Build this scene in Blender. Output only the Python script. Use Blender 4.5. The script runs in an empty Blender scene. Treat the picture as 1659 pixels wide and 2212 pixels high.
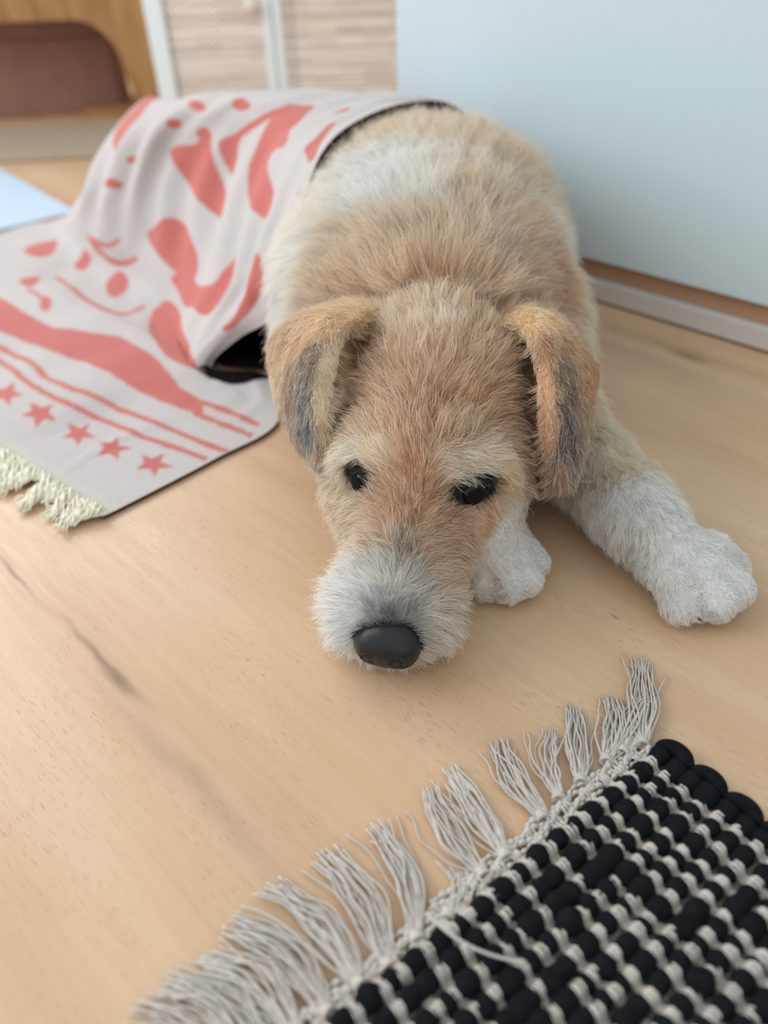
import bpy, bmesh, math
import numpy as np
from mathutils import Vector, Matrix

rng = np.random.default_rng(7)
scene = bpy.context.scene
C = scene.collection

# ---------------------------------------------------------------- camera
cam_data = bpy.data.cameras.new('camera')
cam = bpy.data.objects.new('camera', cam_data); C.objects.link(cam)
cam_data.sensor_fit = 'HORIZONTAL'; cam_data.sensor_width = 36.0
cam_data.lens = 36.0 * 1661.0 / 1659.0
cam_data.clip_start = 0.01
cam.matrix_world = Matrix(((0.99929806, 0.03746175, 0.0, 0.0),
                           (-0.02327057, 0.62074626, -0.78366611, 0.0),
                           (-0.0293575, 0.78311602, 0.62118229, 0.36),
                           (0, 0, 0, 1)))
cam_data.dof.use_dof = True
cam_data.dof.focus_distance = 0.46
cam_data.dof.aperture_fstop = 4.4
scene.camera = cam

# ---------------------------------------------------------------- light
world = bpy.data.worlds.new('world'); scene.world = world
world.use_nodes = True
wb = world.node_tree.nodes['Background']
wb.inputs[0].default_value = (0.88, 0.95, 1.0, 1); wb.inputs[1].default_value = 0.80

def area(name, loc, target, size, size_y, power, col):
    l = bpy.data.lights.new(name, 'AREA'); l.shape = 'RECTANGLE'
    l.size = size; l.size_y = size_y; l.energy = power; l.color = col
    o = bpy.data.objects.new(name, l); C.objects.link(o)
    o.location = loc
    o.rotation_euler = (Vector(target) - Vector(loc)).to_track_quat('-Z', 'Y').to_euler()
    return o
area('window_light', (-1.9, 2.7, 1.35), (0.0, 0.6, 0.0), 1.7, 2.0, 56, (0.93, 0.97, 1.0))
area('window_light', (-2.2, 0.6, 1.5), (0.0, 0.6, 0.0), 1.6, 1.6, 24, (0.93, 0.97, 1.0))

BL_CREAM, BL_CORAL = (190, 182, 178), (190, 106, 98)
vs = scene.view_settings
vs.view_transform = 'Standard'; vs.look = 'None'; vs.gamma = 1.0
vs.use_curve_mapping = False
vs.exposure = 0.27

# ---------------------------------------------------------------- helpers
def srgb(r, g, b):
    f = lambda c: (c / 255.0 / 12.92) if c / 255.0 <= 0.04045 else ((c / 255.0 + 0.055) / 1.055) ** 2.4
    return (f(r), f(g), f(b))

def lin(a):
    a = np.asarray(a, float) / 255.0
    return np.where(a <= 0.04045, a / 12.92, ((a + 0.055) / 1.055) ** 2.4)

def new_mat(name):
    m = bpy.data.materials.new(name); m.use_nodes = True
    return m, m.node_tree.nodes, m.node_tree.links, m.node_tree.nodes['Principled BSDF']

def plain(name, rgb, rough=0.5, metal=0.0, spec=0.5, noise=0.0, scale=40.0):
    m, n, l, b = new_mat(name)
    b.inputs['Roughness'].default_value = rough
    b.inputs['Metallic'].default_value = metal
    b.inputs['Specular IOR Level'].default_value = spec
    c = srgb(*rgb)
    if noise > 0:
        t = n.new('ShaderNodeTexNoise'); t.inputs['Scale'].default_value = scale; t.inputs['Detail'].default_value = 4
        tc = n.new('ShaderNodeTexCoord'); l.new(tc.outputs['Object'], t.inputs['Vector'])
        r = n.new('ShaderNodeValToRGB')
        r.color_ramp.elements[0].position = 0.3; r.color_ramp.elements[1].position = 0.7
        r.color_ramp.elements[0].color = (*[x * (1 - noise) for x in c], 1)
        r.color_ramp.elements[1].color = (*[min(1, x * (1 + noise)) for x in c], 1)
        l.new(t.outputs['Fac'], r.inputs['Fac']); l.new(r.outputs['Color'], b.inputs['Base Color'])
    else:
        b.inputs['Base Color'].default_value = (*c, 1)
    return m

def mesh_obj(name, verts, faces, mat, parent=None, smooth=True):
    me = bpy.data.meshes.new(name)
    if isinstance(verts, np.ndarray): verts = verts.tolist()
    if isinstance(faces, np.ndarray): faces = faces.tolist()
    me.from_pydata(verts, [], faces); me.update()
    if smooth: me.polygons.foreach_set('use_smooth', [True] * len(me.polygons))
    if mat is not None: me.materials.append(mat)
    o = bpy.data.objects.new(name, me); C.objects.link(o)
    if parent is not None: o.parent = parent
    return o

def bm_obj(name, bm, mat, parent=None, smooth=False):
    me = bpy.data.meshes.new(name); bm.to_mesh(me); bm.free()
    if smooth: me.polygons.foreach_set('use_smooth', [True] * len(me.polygons))
    me.materials.append(mat)
    o = bpy.data.objects.new(name, me); C.objects.link(o)
    if parent is not None: o.parent = parent
    return o

def bm_box(bm, lo, hi, bevel=0.0):
    r = bmesh.ops.create_cube(bm, size=1.0)
    vs_ = r['verts']
    lo, hi = Vector(lo), Vector(hi)
    for v in vs_:
        v.co = Vector([(lo[i] + hi[i]) / 2 + v.co[i] * (hi[i] - lo[i]) for i in range(3)])
    if bevel > 0:
        es = list({e for v in vs_ for e in v.link_edges})
        bmesh.ops.bevel(bm, geom=es, offset=bevel, segments=2, affect='EDGES', profile=0.5)

def tag(o, label, cat, group=None):
    o['label'] = label; o['category'] = cat
    if group: o['group'] = group
    return o

def struct(o):
    o['kind'] = 'structure'; return o

def empty(name, loc, rz=0.0):
    o = bpy.data.objects.new(name, None); C.objects.link(o)
    o.location = loc; o.rotation_euler = (0, 0, rz); o.empty_display_size = 0.05
    return o

def catmull(pts, n):
    """n points along a Catmull-Rom spline through pts (uniform in control index)"""
    p = np.asarray(pts, float); m = len(p)
    t = np.linspace(0, m - 1, n); i = np.clip(t.astype(int), 0, m - 2); f = (t - i)[:, None]
    g = lambda k: p[np.clip(k, 0, m - 1)]
    p0, p1, p2, p3 = g(i - 1), g(i), g(i + 1), g(i + 2)
    p0 = np.where((i == 0)[:, None], 2 * p1 - p2, p0); p3 = np.where((i == m - 2)[:, None], 2 * p2 - p1, p3)
    return 0.5 * (2 * p1 + (p2 - p0) * f + (2 * p0 - 5 * p1 + 4 * p2 - p3) * f ** 2 + (3 * p1 - p0 - 3 * p2 + p3) * f ** 3)

def tubes(paths, radii, sides=6):
    """verts, faces of round tubes; paths: list of (n,3); radii: list of (n,) or float"""
    V, F, off = [], [], 0
    ang = np.arange(sides) * 2 * np.pi / sides
    for p, r in zip(paths, radii):
        p = np.asarray(p, float); n = len(p); r = np.broadcast_to(np.asarray(r, float), (n,))
        tg = np.gradient(p, axis=0); tg /= np.linalg.norm(tg, axis=1)[:, None] + 1e-12
        ref = np.array([0, 0, 1.0]) if abs(tg[:, 2]).mean() < 0.8 else np.array([1.0, 0, 0])
        a = np.cross(tg, ref); a /= np.linalg.norm(a, axis=1)[:, None] + 1e-12
        b = np.cross(a, tg)
        ring = p[:, None, :] + r[:, None, None] * (np.cos(ang)[None, :, None] * a[:, None, :] + np.sin(ang)[None, :, None] * b[:, None, :])
        V.append(ring.reshape(-1, 3))
        i = np.arange(n - 1)[:, None] * sides; k = np.arange(sides)[None, :]; k2 = (k + 1) % sides
        q = np.stack([i + k, i + k2, i + sides + k2, i + sides + k], -1).reshape(-1, 4) + off
        F += q.tolist()
        F.append((np.arange(sides)[::-1] + off).tolist()); F.append((np.arange(sides) + off + (n - 1) * sides).tolist())
        off += n * sides
    return np.concatenate(V), F
# ---------------------------------------------------------------- setting
def floor_material():
    m, n, l, b = new_mat('beech_laminate')
    tc = n.new('ShaderNodeTexCoord')
    mp = n.new('ShaderNodeMapping'); mp.inputs['Rotation'].default_value = (0, 0, math.radians(45.5))
    l.new(tc.outputs['Object'], mp.inputs['Vector'])       # x' runs along the boards, y' across them
    def noise(sx, sy, detail=3.0, rough=0.5, off=0.0):
        k = n.new('ShaderNodeMapping'); k.inputs['Scale'].default_value = (sx, sy, 1); k.inputs['Location'].default_value = (off, off * 1.7, 0)
        l.new(mp.outputs['Vector'], k.inputs['Vector'])
        t = n.new('ShaderNodeTexNoise'); t.inputs['Scale'].default_value = 1.0
        t.inputs['Detail'].default_value = detail; t.inputs['Roughness'].default_value = rough
        l.new(k.outputs['Vector'], t.inputs['Vector']); return t.outputs['Fac']
    def ramp(src, p0, p1, c0, c1):
        r = n.new('ShaderNodeValToRGB'); e = r.color_ramp.elements
        e[0].position, e[1].position = p0, p1; e[0].color = (*c0, 1); e[1].color = (*c1, 1)
        l.new(src, r.inputs['Fac']); return r.outputs['Color']
    def mix(kind, fac, a, c):
        x = n.new('ShaderNodeMix'); x.data_type = 'RGBA'; x.blend_type = kind
        if isinstance(fac, float): x.inputs[0].default_value = fac
        else: l.new(fac, x.inputs[0])
        for s, v in ((6, a), (7, c)):
            if isinstance(v, tuple): x.inputs[s].default_value = (*v, 1)
            else: l.new(v, x.inputs[s])
        return x.outputs[2]
    def math_(op, a, c=None, clamp=False):
        x = n.new('ShaderNodeMath'); x.operation = op; x.use_clamp = clamp
        for i, v in enumerate((a, c)):
            if v is None: continue
            if isinstance(v, (int, float)): x.inputs[i].default_value = v
            else: l.new(v, x.inputs[i])
        return x.outputs[0]
    col = ramp(noise(3.0, 14.0, 4.0), 0.3, 0.7, srgb(*FLOOR_A), srgb(*FLOOR_B))
    grain = ramp(noise(10.0, 160.0, 3.0, 0.6, 3.1), 0.35, 0.7, (1, 1, 1), (0.9, 0.87, 0.84))
    col = mix('MULTIPLY', 0.6, col, grain)
    fleck = ramp(noise(120.0, 1250.0, 1.0, 0.4, 7.7), 0.62, 0.69, (0, 0, 0), (1, 1, 1))
    patchy = ramp(noise(9.0, 22.0, 2.0, 0.5, 1.3), 0.38, 0.62, (0.1,) * 3, (1,) * 3)
    col = mix('MIX', math_('MULTIPLY', math_('MULTIPLY', fleck, patchy), 0.52), col, srgb(158, 112, 74))
    sep = n.new('ShaderNodeSeparateXYZ'); l.new(mp.outputs['Vector'], sep.inputs[0])
    wob = math_('MULTIPLY', math_('SUBTRACT', noise(22.0, 1.0, 2.0, 0.5, 5.0), 0.5), 0.012)
    def streak(x, y, length, width, strength, colr, c):
        a = math.radians(45.5); px = x * math.cos(a) - y * math.sin(a); py = x * math.sin(a) + y * math.cos(a)
        dx = math_('DIVIDE', math_('SUBTRACT', sep.outputs[0], px), length)
        dy = math_('DIVIDE', math_('ADD', math_('SUBTRACT', sep.outputs[1], py), wob), width)
        d2 = math_('ADD', math_('MULTIPLY', dx, dx), math_('MULTIPLY', dy, dy))
        f = math_('MULTIPLY', math_('POWER', 2.718, math_('MULTIPLY', d2, -1.0)), strength, True)
        return mix('MIX', f, c, colr)
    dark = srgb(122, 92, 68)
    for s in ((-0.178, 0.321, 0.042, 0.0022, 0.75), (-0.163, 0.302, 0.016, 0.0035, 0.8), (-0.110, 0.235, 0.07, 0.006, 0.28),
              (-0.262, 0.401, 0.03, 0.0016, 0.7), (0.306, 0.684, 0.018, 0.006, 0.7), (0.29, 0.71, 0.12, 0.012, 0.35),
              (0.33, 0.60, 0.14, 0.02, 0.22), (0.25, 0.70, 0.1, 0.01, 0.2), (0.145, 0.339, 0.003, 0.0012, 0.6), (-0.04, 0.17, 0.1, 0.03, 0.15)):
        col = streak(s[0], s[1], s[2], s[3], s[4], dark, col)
    # board joints every 19 cm
    jy = math_('ABSOLUTE', math_('SUBTRACT', math_('FRACT', math_('DIVIDE', math_('ADD', sep.outputs[1], 0.045), 0.19)), 0.5))
    joint = math_('LESS_THAN', jy, 0.0022)
    col = mix('MIX', math_('MULTIPLY', joint, 0.10), col, srgb(140, 104, 72))
    l.new(col, b.inputs['Base Color'])
    rr = ramp(noise(20.0, 240.0, 2.0, 0.5, 2.2), 0.3, 0.7, (0.34,) * 3, (0.46,) * 3)
    l.new(rr, b.inputs['Roughness'])
    b.inputs['Specular IOR Level'].default_value = 0.5
    bp = n.new('ShaderNodeBump'); bp.inputs['Strength'].default_value = 0.12; bp.inputs['Distance'].default_value = 0.001
    l.new(noise(60.0, 520.0, 3.0, 0.6, 9.0), bp.inputs['Height']); l.new(bp.outputs['Normal'], b.inputs['Normal'])
    return m
FLOOR_A, FLOOR_B = (198, 160, 123), (214, 182, 149)
floor = struct(mesh_obj('floor', [(-4, -1.5, 0), (4, -1.5, 0), (4, 4, 0), (-4, 4, 0)], [(0, 1, 2, 3)], floor_material(), smooth=False))

# white panelled wall along the right side, 45 degrees to the view
WB = Vector((0.035, 1.031, 0)); WD = Vector((0.70058, -0.71357, 0)); WN = Vector((0.71357, 0.70058, 0))
def wall_prism(name, prof, mat, s0=0.0, s1=2.6, bevel=None):
    """prof: (offset out of the wall towards the room, z) polygon swept along the wall"""
    k = len(prof); V = []
    for s in (s0, s1):
        for o, z in prof:
            p = WB + WD * s - WN * o; V.append((p.x, p.y, z))
    F = [tuple(range(k))[::-1], tuple(range(k, 2 * k))] + [(i, (i + 1) % k, k + (i + 1) % k, k + i) for i in range(k)]
    return mesh_obj(name, V, F, mat, smooth=False)
white = plain('white_lacquer', (205, 220, 225), 0.42, noise=0.015, scale=3)
struct(wall_prism('wall_right', [(0.0, 0.048), (-0.10, 0.048), (-0.10, 2.5), (0.0, 2.5)], white))
m_al, n, l, b = new_mat('brushed_aluminium')
b.inputs['Base Color'].default_value = (*srgb(222, 222, 222), 1); b.inputs['Metallic'].default_value = 0.25; b.inputs['Roughness'].default_value = 0.38
tx = n.new('ShaderNodeTexNoise'); tx.inputs['Scale'].default_value = 60; bpn = n.new('ShaderNodeBump'); bpn.inputs['Strength'].default_value = 0.03
l.new(tx.outputs['Fac'], bpn.inputs['Height']); l.new(bpn.outputs['Normal'], b.inputs['Normal'])
gap_brown = plain('brown_shadow_gap', (186, 146, 114), 0.45, noise=0.05, scale=12)  # recess strip: gap shadow and floor reflection put into the brown
struct(wall_prism('baseboard_right', [(-0.004, 0.003), (-0.002, 0.0235), (-0.012, 0.026), (-0.05, 0.026), (-0.05, 0.003)], m_al))
struct(wall_prism('trim_1', [(-0.009, 0.026), (-0.012, 0.0475), (-0.05, 0.0475), (-0.05, 0.026)], gap_brown))
struct(wall_prism('trim_2', [(-0.006, 0.0003), (-0.006, 0.003), (-0.05, 0.003), (-0.05, 0.0003)], plain('black_strip', (40, 34, 30), 0.7)))  # thin dark strip where the baseboard meets the floor
warm = plain('warm_plaster', (176, 140, 118), 0.9, noise=0.04, scale=6)
bm = bmesh.new(); bm_box(bm, (-4, 3.2, 0), (4, 3.3, 2.5)); struct(bm_obj('wall_back', bm, warm))

# ---------------------------------------------------------------- wicker cabinet behind the dog
def wicker_material():
    m, n, l, b = new_mat('wicker')
    at = n.new('ShaderNodeAttribute'); at.attribute_name = 'col'
    l.new(at.outputs['Color'], b.inputs['Base Color']); b.inputs['Roughness'].default_value = 0.6
    return m
wick = wicker_material()
cab_white = plain('painted_white', (236, 244, 245), 0.4)
CY = 1.70
def colour_attr(o, cols):
    a = o.data.color_attributes.new('col', 'FLOAT_COLOR', 'POINT')
    c = np.ones((len(o.data.vertices), 4), np.float32); c[:, :3] = cols
    a.data.foreach_set('color', c.ravel())
def weave_panel(x0, x1, z0, z1, y, parent, seed, dark_x):
    r = np.random.default_rng(seed)
    step = 0.0016
    xs = np.arange(x0, x1 + 1e-6, step); zs = np.arange(z0, z1 + 1e-6, step)
    X, Z = np.meshgrid(xs, zs)
    w = 0.0075; hh = 0.0046                                   # stake spacing, weaver height
    row = np.floor(Z / hh).astype(int); par = np.where(row % 2 == 0, 1.0, -1.0)
    prof = np.sqrt(np.clip(1 - (2 * (Z / hh - row) - 1) ** 2, 0, 1))
    Y = y - 0.0016 * prof - 0.0018 * par * np.sin(np.pi * X / w) * prof
    rc = r.uniform(0.72, 1.18, row.max() - row.min() + 3)[row - row.min()]
    seg = r.uniform(0.85, 1.12, (400, 80)); sg = seg[(row - row.min()) % 400, np.clip(((X - x0) / 0.05).astype(int), 0, 79)]
    base = lin((248, 232, 218))
    col = base[None, None] * (rc * sg * (0.75 + 0.25 * prof))[..., None]
    stk = np.exp(-((X - dark_x) / 0.004) ** 2)[..., None] * (par * np.sin(np.pi * X / w) < 0)[..., None]
    col = col * (1 - 0.6 * stk)
    V = np.stack([X, Y, Z], -1).reshape(-1, 3); ny, nx = X.shape
    i = (np.arange(ny - 1)[:, None] * nx + np.arange(nx - 1)[None]).ravel()
    o = mesh_obj('wicker_panel', V, np.stack([i, i + 1, i + nx + 1, i + nx], 1), wick, parent)
    colour_attr(o, np.clip(col, 0, 1).reshape(-1, 3)); return o
cab = tag(empty('wicker_cabinet', (0, 0, 0)), 'white framed cabinet with two woven wicker doors standing behind the dog', 'cabinet')
bm = bmesh.new()
bm_box(bm, (-0.408, CY + 0.012, 0.03), (-0.39, CY + 0.33, 0.80)); bm_box(bm, (0.10, CY + 0.012, 0.03), (0.118, CY + 0.33, 0.80))
bm_box(bm, (-0.39, CY + 0.012, 0.03), (0.10, CY + 0.33, 0.048)); bm_box(bm, (-0.39, CY + 0.318, 0.048), (0.10, CY + 0.33, 0.782))
bm_box(bm, (-0.415, CY - 0.004, 0.80), (0.125, CY + 0.335, 0.82), 0.003)
bm_obj('body', bm, cab_white, cab)
for x in (-0.40, 0.075):
    for y in (CY + 0.02, CY + 0.29):
        bm = bmesh.new(); bm_box(bm, (x, y, 0), (x + 0.035, y + 0.035, 0.03), 0.002); bm_obj('foot', bm, cab_white, cab)
for (x0, x1, kx, dx, sd) in ((-0.408, -0.1745, -0.208, -0.371, 3), (-0.1725, 0.112, None, -0.137, 4)):
    door = bmesh.new(); sl = 0.034 if kx else 0.030; sr = 0.017 if kx else 0.034; sl = sl if kx else 0.017
    bm_box(door, (x0, CY - 0.006, 0.035), (x0 + sl, CY + 0.011, 0.796), 0.002); bm_box(door, (x1 - sr, CY - 0.006, 0.035), (x1, CY + 0.011, 0.796), 0.002)
    bm_box(door, (x0 + sl, CY - 0.005, 0.035), (x1 - sr, CY + 0.011, 0.062), 0.001); bm_box(door, (x0 + sl, CY - 0.005, 0.765), (x1 - sr, CY + 0.011, 0.796), 0.001)
    d = bm_obj('door', door, cab_white, cab)
    weave_panel(x0 + sl - 0.001, x1 - sr + 0.001, 0.060, 0.767, CY + 0.004, d, sd, dx)
    if kx:
        kb = bmesh.new(); bmesh.ops.create_uvsphere(kb, u_segments=24, v_segments=12, radius=0.013)
        for v in kb.verts: v.co = Vector((v.co.x + kx, v.co.y * 0.7 + CY - 0.016, v.co.z + 0.219))
        r = bmesh.ops.create_cone(kb, cap_ends=True, segments=16, radius1=0.006, radius2=0.006, depth=0.02)
        for v in r['verts']: v.co = Vector((v.co.x + kx, v.co.z + CY - 0.004, v.co.y + 0.219))
        bm_obj('knob', kb, plain('pale_knob', (232, 218, 206), 0.35), d, True)

# ---------------------------------------------------------------- low wooden bench with arched legs, upper left
def wood_material(name, c0, c1, sc=(3, 40, 40)):
    m, n, l, b = new_mat(name)
    tc = n.new('ShaderNodeTexCoord'); mp = n.new('ShaderNodeMapping'); mp.inputs['Scale'].default_value = sc
    l.new(tc.outputs['Object'], mp.inputs['Vector'])
    t = n.new('ShaderNodeTexNoise'); t.inputs['Scale'].default_value = 1.6; t.inputs['Detail'].default_value = 5; l.new(mp.outputs['Vector'], t.inputs['Vector'])
    r = n.new('ShaderNodeValToRGB'); r.color_ramp.elements[0].position = .32; r.color_ramp.elements[1].position = .68
    r.color_ramp.elements[0].color = (*srgb(*c0), 1); r.color_ramp.elements[1].color = (*srgb(*c1), 1)
    l.new(t.outputs['Fac'], r.inputs['Fac']); l.new(r.outputs['Color'], b.inputs['Base Color']); b.inputs['Roughness'].default_value = 0.45
    return m
oak = wood_material('honey_wood', (146, 102, 54), (180, 134, 80), (30, 30, 4))
BY = 1.84
bench = tag(empty('wooden_sideboard', (0, 0, 0)), 'honey brown wooden sideboard on arched legs, left of the wicker cabinet', 'sideboard')
def arch_frame(y0, y1, name):
    """front frame: two legs that curve into an arched apron, cut from one outline"""
    xr, xl = -0.452, -1.35; zt = 0.245
    R = 0.085; out = [(xr + 0.032, 0.0), (xr + 0.012, zt), (xl - 0.012, zt), (xl - 0.032, 0.0), (xl + 0.022, 0.0)]
    inner = []
    for k in range(13):                                        # left inner curve upwards
        a = math.pi - k / 12 * math.pi / 2; inner.append((xl + 0.04 + R + R * math.cos(a), 0.105 + 0.088 * math.sin(a)))
    for k in range(13):
        a = math.pi / 2 - k / 12 * math.pi / 2; inner.append((xr - 0.055 - R + R * math.cos(a), 0.105 + 0.088 * math.sin(a)))
    out += inner + [(xr - 0.028, 0.0)]
    bm = bmesh.new(); f = bm.faces.new([bm.verts.new((x, y0, z)) for x, z in out])
    r = bmesh.ops.extrude_face_region(bm, geom=[f])
    for v in r['geom']:
        if isinstance(v, bmesh.types.BMVert): v.co.y = y1
    bmesh.ops.recalc_face_normals(bm, faces=bm.faces[:])
    bmesh.ops.triangulate(bm, faces=[q for q in bm.faces if len(q.verts) > 4])
    return bm_obj(name, bm, oak, bench)
arch_frame(BY, BY + 0.045, 'leg_frame'); arch_frame(BY + 0.36, BY + 0.405, 'leg_frame')
bm = bmesh.new(); bm_box(bm, (-1.36, BY + 0.046, 0.205), (-0.44, BY + 0.359, 0.62), 0.003)
bm_box(bm, (-1.36, BY + 0.002, 0.246), (-0.44, BY + 0.045, 0.62), 0.003); bm_obj('body', bm, oak, bench)
bm = bmesh.new(); bm_box(bm, (-1.38, BY - 0.015, 0.621), (-0.42, BY + 0.42, 0.645), 0.004); bm_obj('top', bm, oak, bench)
brown = plain('brown_box_board', (150, 108, 92), 0.8, noise=0.08, scale=20)
box = tag(empty('storage_box', (-0.75, 2.06, 0), 0.16), 'reddish brown storage box stowed under the wooden sideboard', 'box')
bm = bmesh.new(); bm_box(bm, (-0.21, -0.10, 0.0), (0.17, 0.10, 0.150), 0.004); bm_obj('box_body', bm, brown, box)
bm = bmesh.new(); bm_box(bm, (-0.215, -0.105, 0.151), (0.175, 0.105, 0.185), 0.004); bm_obj('lid', bm, brown, box)
o = mesh_obj('floor_board', [(-0.64, 1.92, 0.0), (-0.46, 1.95, 0.0), (-0.46, 1.985, 0.0), (-0.64, 1.955, 0.0)] , [(0, 1, 2, 3)], oak, smooth=False)
o.modifiers.new('solid', 'SOLIDIFY').thickness = -0.018
tag(o, 'low honey wood batten lying on the floor under the sideboard', 'batten')
# beige rug in front of the sideboard
bm = bmesh.new(); bm_box(bm, (-1.5, -0.15, 0.0005), (0.16, 0.13, 0.006), 0.002)
mrug, n, l, b = new_mat('grey_beige_rug'); t = n.new('ShaderNodeTexNoise'); t.inputs['Scale'].default_value = 90
r = n.new('ShaderNodeValToRGB'); r.color_ramp.elements[0].color = (*srgb(142, 122, 100), 1); r.color_ramp.elements[1].color = (*srgb(186, 170, 148), 1)
l.new(t.outputs['Fac'], r.inputs['Fac']); l.new(r.outputs['Color'], b.inputs['Base Color']); b.inputs['Roughness'].default_value = 0.95
o = bm_obj('beige_rug', bm, mrug); o.location = (-0.68, 1.69, 0); o.rotation_euler = (0, 0, 0.06)
tag(o, 'flat grey beige rug on the floor before the wooden sideboard', 'rug')
# pale blue mat
A = np.array([(-0.452, 1.215), (-0.70, 1.525), (-1.10, 1.20), (-0.86, 0.89)])
V = [(x, y, 0.0006) for x, y in A] + [(x, y, 0.0046) for x, y in A]
o = mesh_obj('blue_mat', V, [(3, 2, 1, 0), (4, 5, 6, 7)] + [(i, (i + 1) % 4, 4 + (i + 1) % 4, 4 + i) for i in range(4)], plain('pale_blue_mat', (188, 206, 224), 0.6, noise=0.02, scale=8), smooth=False)
tag(o, 'plain pale blue mat on the floor at the left picture edge', 'mat')
# ear flaps (root to tip, front edge to back edge) and the hollows beside them
EAR_L_ROWS = [[(0.0016, 0.5226, 0.13), (-0.0043, 0.5375, 0.128), (-0.0149, 0.5506, 0.122)], [(-0.0135, 0.4825, 0.143), (-0.0301, 0.4959, 0.141), (-0.0512, 0.5204, 0.126)], [(-0.0252, 0.4575, 0.144), (-0.0361, 0.4674, 0.143), (-0.0565, 0.5028, 0.128), (-0.0743, 0.5226, 0.11)], [(-0.0319, 0.4363, 0.133), (-0.0399, 0.4363, 0.134), (-0.0535, 0.4675, 0.12), (-0.0732, 0.497, 0.1)], [(-0.0349, 0.4199, 0.116), (-0.0412, 0.4198, 0.117), (-0.0521, 0.446, 0.104), (-0.0678, 0.4718, 0.086)], [(-0.0362, 0.4139, 0.096), (-0.0385, 0.4113, 0.096), (-0.0468, 0.4226, 0.088), (-0.0535, 0.4374, 0.078)], [(-0.0374, 0.4113, 0.08), (-0.039, 0.4083, 0.08), (-0.0413, 0.4128, 0.077), (-0.0446, 0.4235, 0.072)]]
EAR_R_ROWS = [[(0.0862, 0.4995, 0.13), (0.0969, 0.5201, 0.128), (0.1117, 0.5358, 0.122)], [(0.095, 0.4623, 0.143), (0.1067, 0.4763, 0.141), (0.1256, 0.4965, 0.126)], [(0.0998, 0.4364, 0.144), (0.1069, 0.4444, 0.143), (0.1264, 0.4637, 0.128), (0.1445, 0.4787, 0.106)], [(0.1017, 0.4216, 0.132), (0.1062, 0.4205, 0.133), (0.1245, 0.4424, 0.119), (0.1461, 0.4706, 0.097)], [(0.1022, 0.406, 0.115), (0.1062, 0.404, 0.116), (0.1227, 0.4248, 0.103), (0.1393, 0.4512, 0.083)], [(0.1035, 0.3978, 0.095), (0.1087, 0.3949, 0.095), (0.1209, 0.4097, 0.084), (0.1321, 0.4286, 0.071)], [(0.1069, 0.3875, 0.074), (0.1092, 0.3853, 0.073), (0.1145, 0.3904, 0.069), (0.121, 0.4019, 0.064)]]
EAR_HOLLOW = [(-0.0164, 0.4806, 0.118), (-0.0182, 0.4647, 0.1), (0.0983, 0.4684, 0.116), (0.0987, 0.447, 0.098)]
# ---------------------------------------------------------------- dog
HA = np.array([0.27, 0.963, 0.0]); HS = np.array([0.963, -0.27, 0.0]); HN = np.array([-0.005, 0.290, 0.0])
def HL(s, a, z):
    s = s - 0.004 * max(0.0, 1 - a / 0.09)          # the muzzle turns a little to the dog's right
    return HN + HS * s + HA * a + np.array([0, 0, z])

GH = 0.0026
G0 = np.array([-0.34, 0.262, -0.012]); G1 = np.array([0.27, 1.12, 0.235])
GN = np.ceil((G1 - G0) / GH).astype(int)
D = np.full(GN, 0.2, np.float32)
gx = (G0[0] + GH * np.arange(GN[0])).astype(np.float32); gy = (G0[1] + GH * np.arange(GN[1])).astype(np.float32); gz = (G0[2] + GH * np.arange(GN[2])).astype(np.float32)

def put(fn, lo, hi, k, pad=0.05, sub=False):
    lo = np.asarray(lo) - pad; hi = np.asarray(hi) + pad
    a = np.clip(np.floor((lo - G0) / GH).astype(int), 0, GN); b = np.clip(np.ceil((hi - G0) / GH).astype(int) + 1, 0, GN)
    if (b <= a).any(): return
    s = tuple(slice(p, q) for p, q in zip(a, b))
    x = gx[s[0]][:, None, None]; y = gy[s[1]][None, :, None]; z = gz[s[2]][None, None, :]
    d = fn(x, y, z).astype(np.float32); e = D[s]
    if sub:
        h = np.clip(0.5 - 0.5 * (e + d) / k, 0, 1); D[s] = e * (1 - h) - d * h + k * h * (1 - h)
    else:
        h = np.clip(0.5 + 0.5 * (e - d) / k, 0, 1); D[s] = e * (1 - h) + d * h - k * h * (1 - h)

def cone(p, q, r0, r1, k=0.02, sub=False):
    p = np.asarray(p, float); q = np.asarray(q, float); v = q - p; L2 = v @ v
    def fn(x, y, z):
        t = np.clip(((x - p[0]) * v[0] + (y - p[1]) * v[1] + (z - p[2]) * v[2]) / max(L2, 1e-9), 0, 1)
        return np.sqrt((x - p[0] - t * v[0]) ** 2 + (y - p[1] - t * v[1]) ** 2 + (z - p[2] - t * v[2]) ** 2) - (r0 + (r1 - r0) * t)
    r = max(r0, r1); put(fn, np.minimum(p, q) - r, np.maximum(p, q) + r, k, sub=sub)

def chain(pts, rs, k=0.015):
    for a, b, r0, r1 in zip(pts[:-1], pts[1:], rs[:-1], rs[1:]): cone(a, b, r0, r1, k)

def ellip(c, axes, radii, k=0.02, sub=False):
    c = np.asarray(c, float); A = np.asarray(axes, float); R = np.asarray(radii, float)
    def fn(x, y, z):
        u = [((x - c[0]) * A[i][0] + (y - c[1]) * A[i][1] + (z - c[2]) * A[i][2]) for i in range(3)]
        k0 = np.sqrt(sum((u[i] / R[i]) ** 2 for i in range(3))); k1 = np.sqrt(sum((u[i] / R[i] ** 2) ** 2 for i in range(3)))
        return k0 * (k0 - 1) / (k1 + 1e-6)
    m = R.max(); put(fn, c - m, c + m, k, sub=sub)

def frame(f, up=(0, 0, 1)):
    f = np.asarray(f, float); f = f / np.linalg.norm(f); s = np.cross(f, up); s /= np.linalg.norm(s); u = np.cross(s, f)
    return [s, f, u]

HF = frame(HA)
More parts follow.
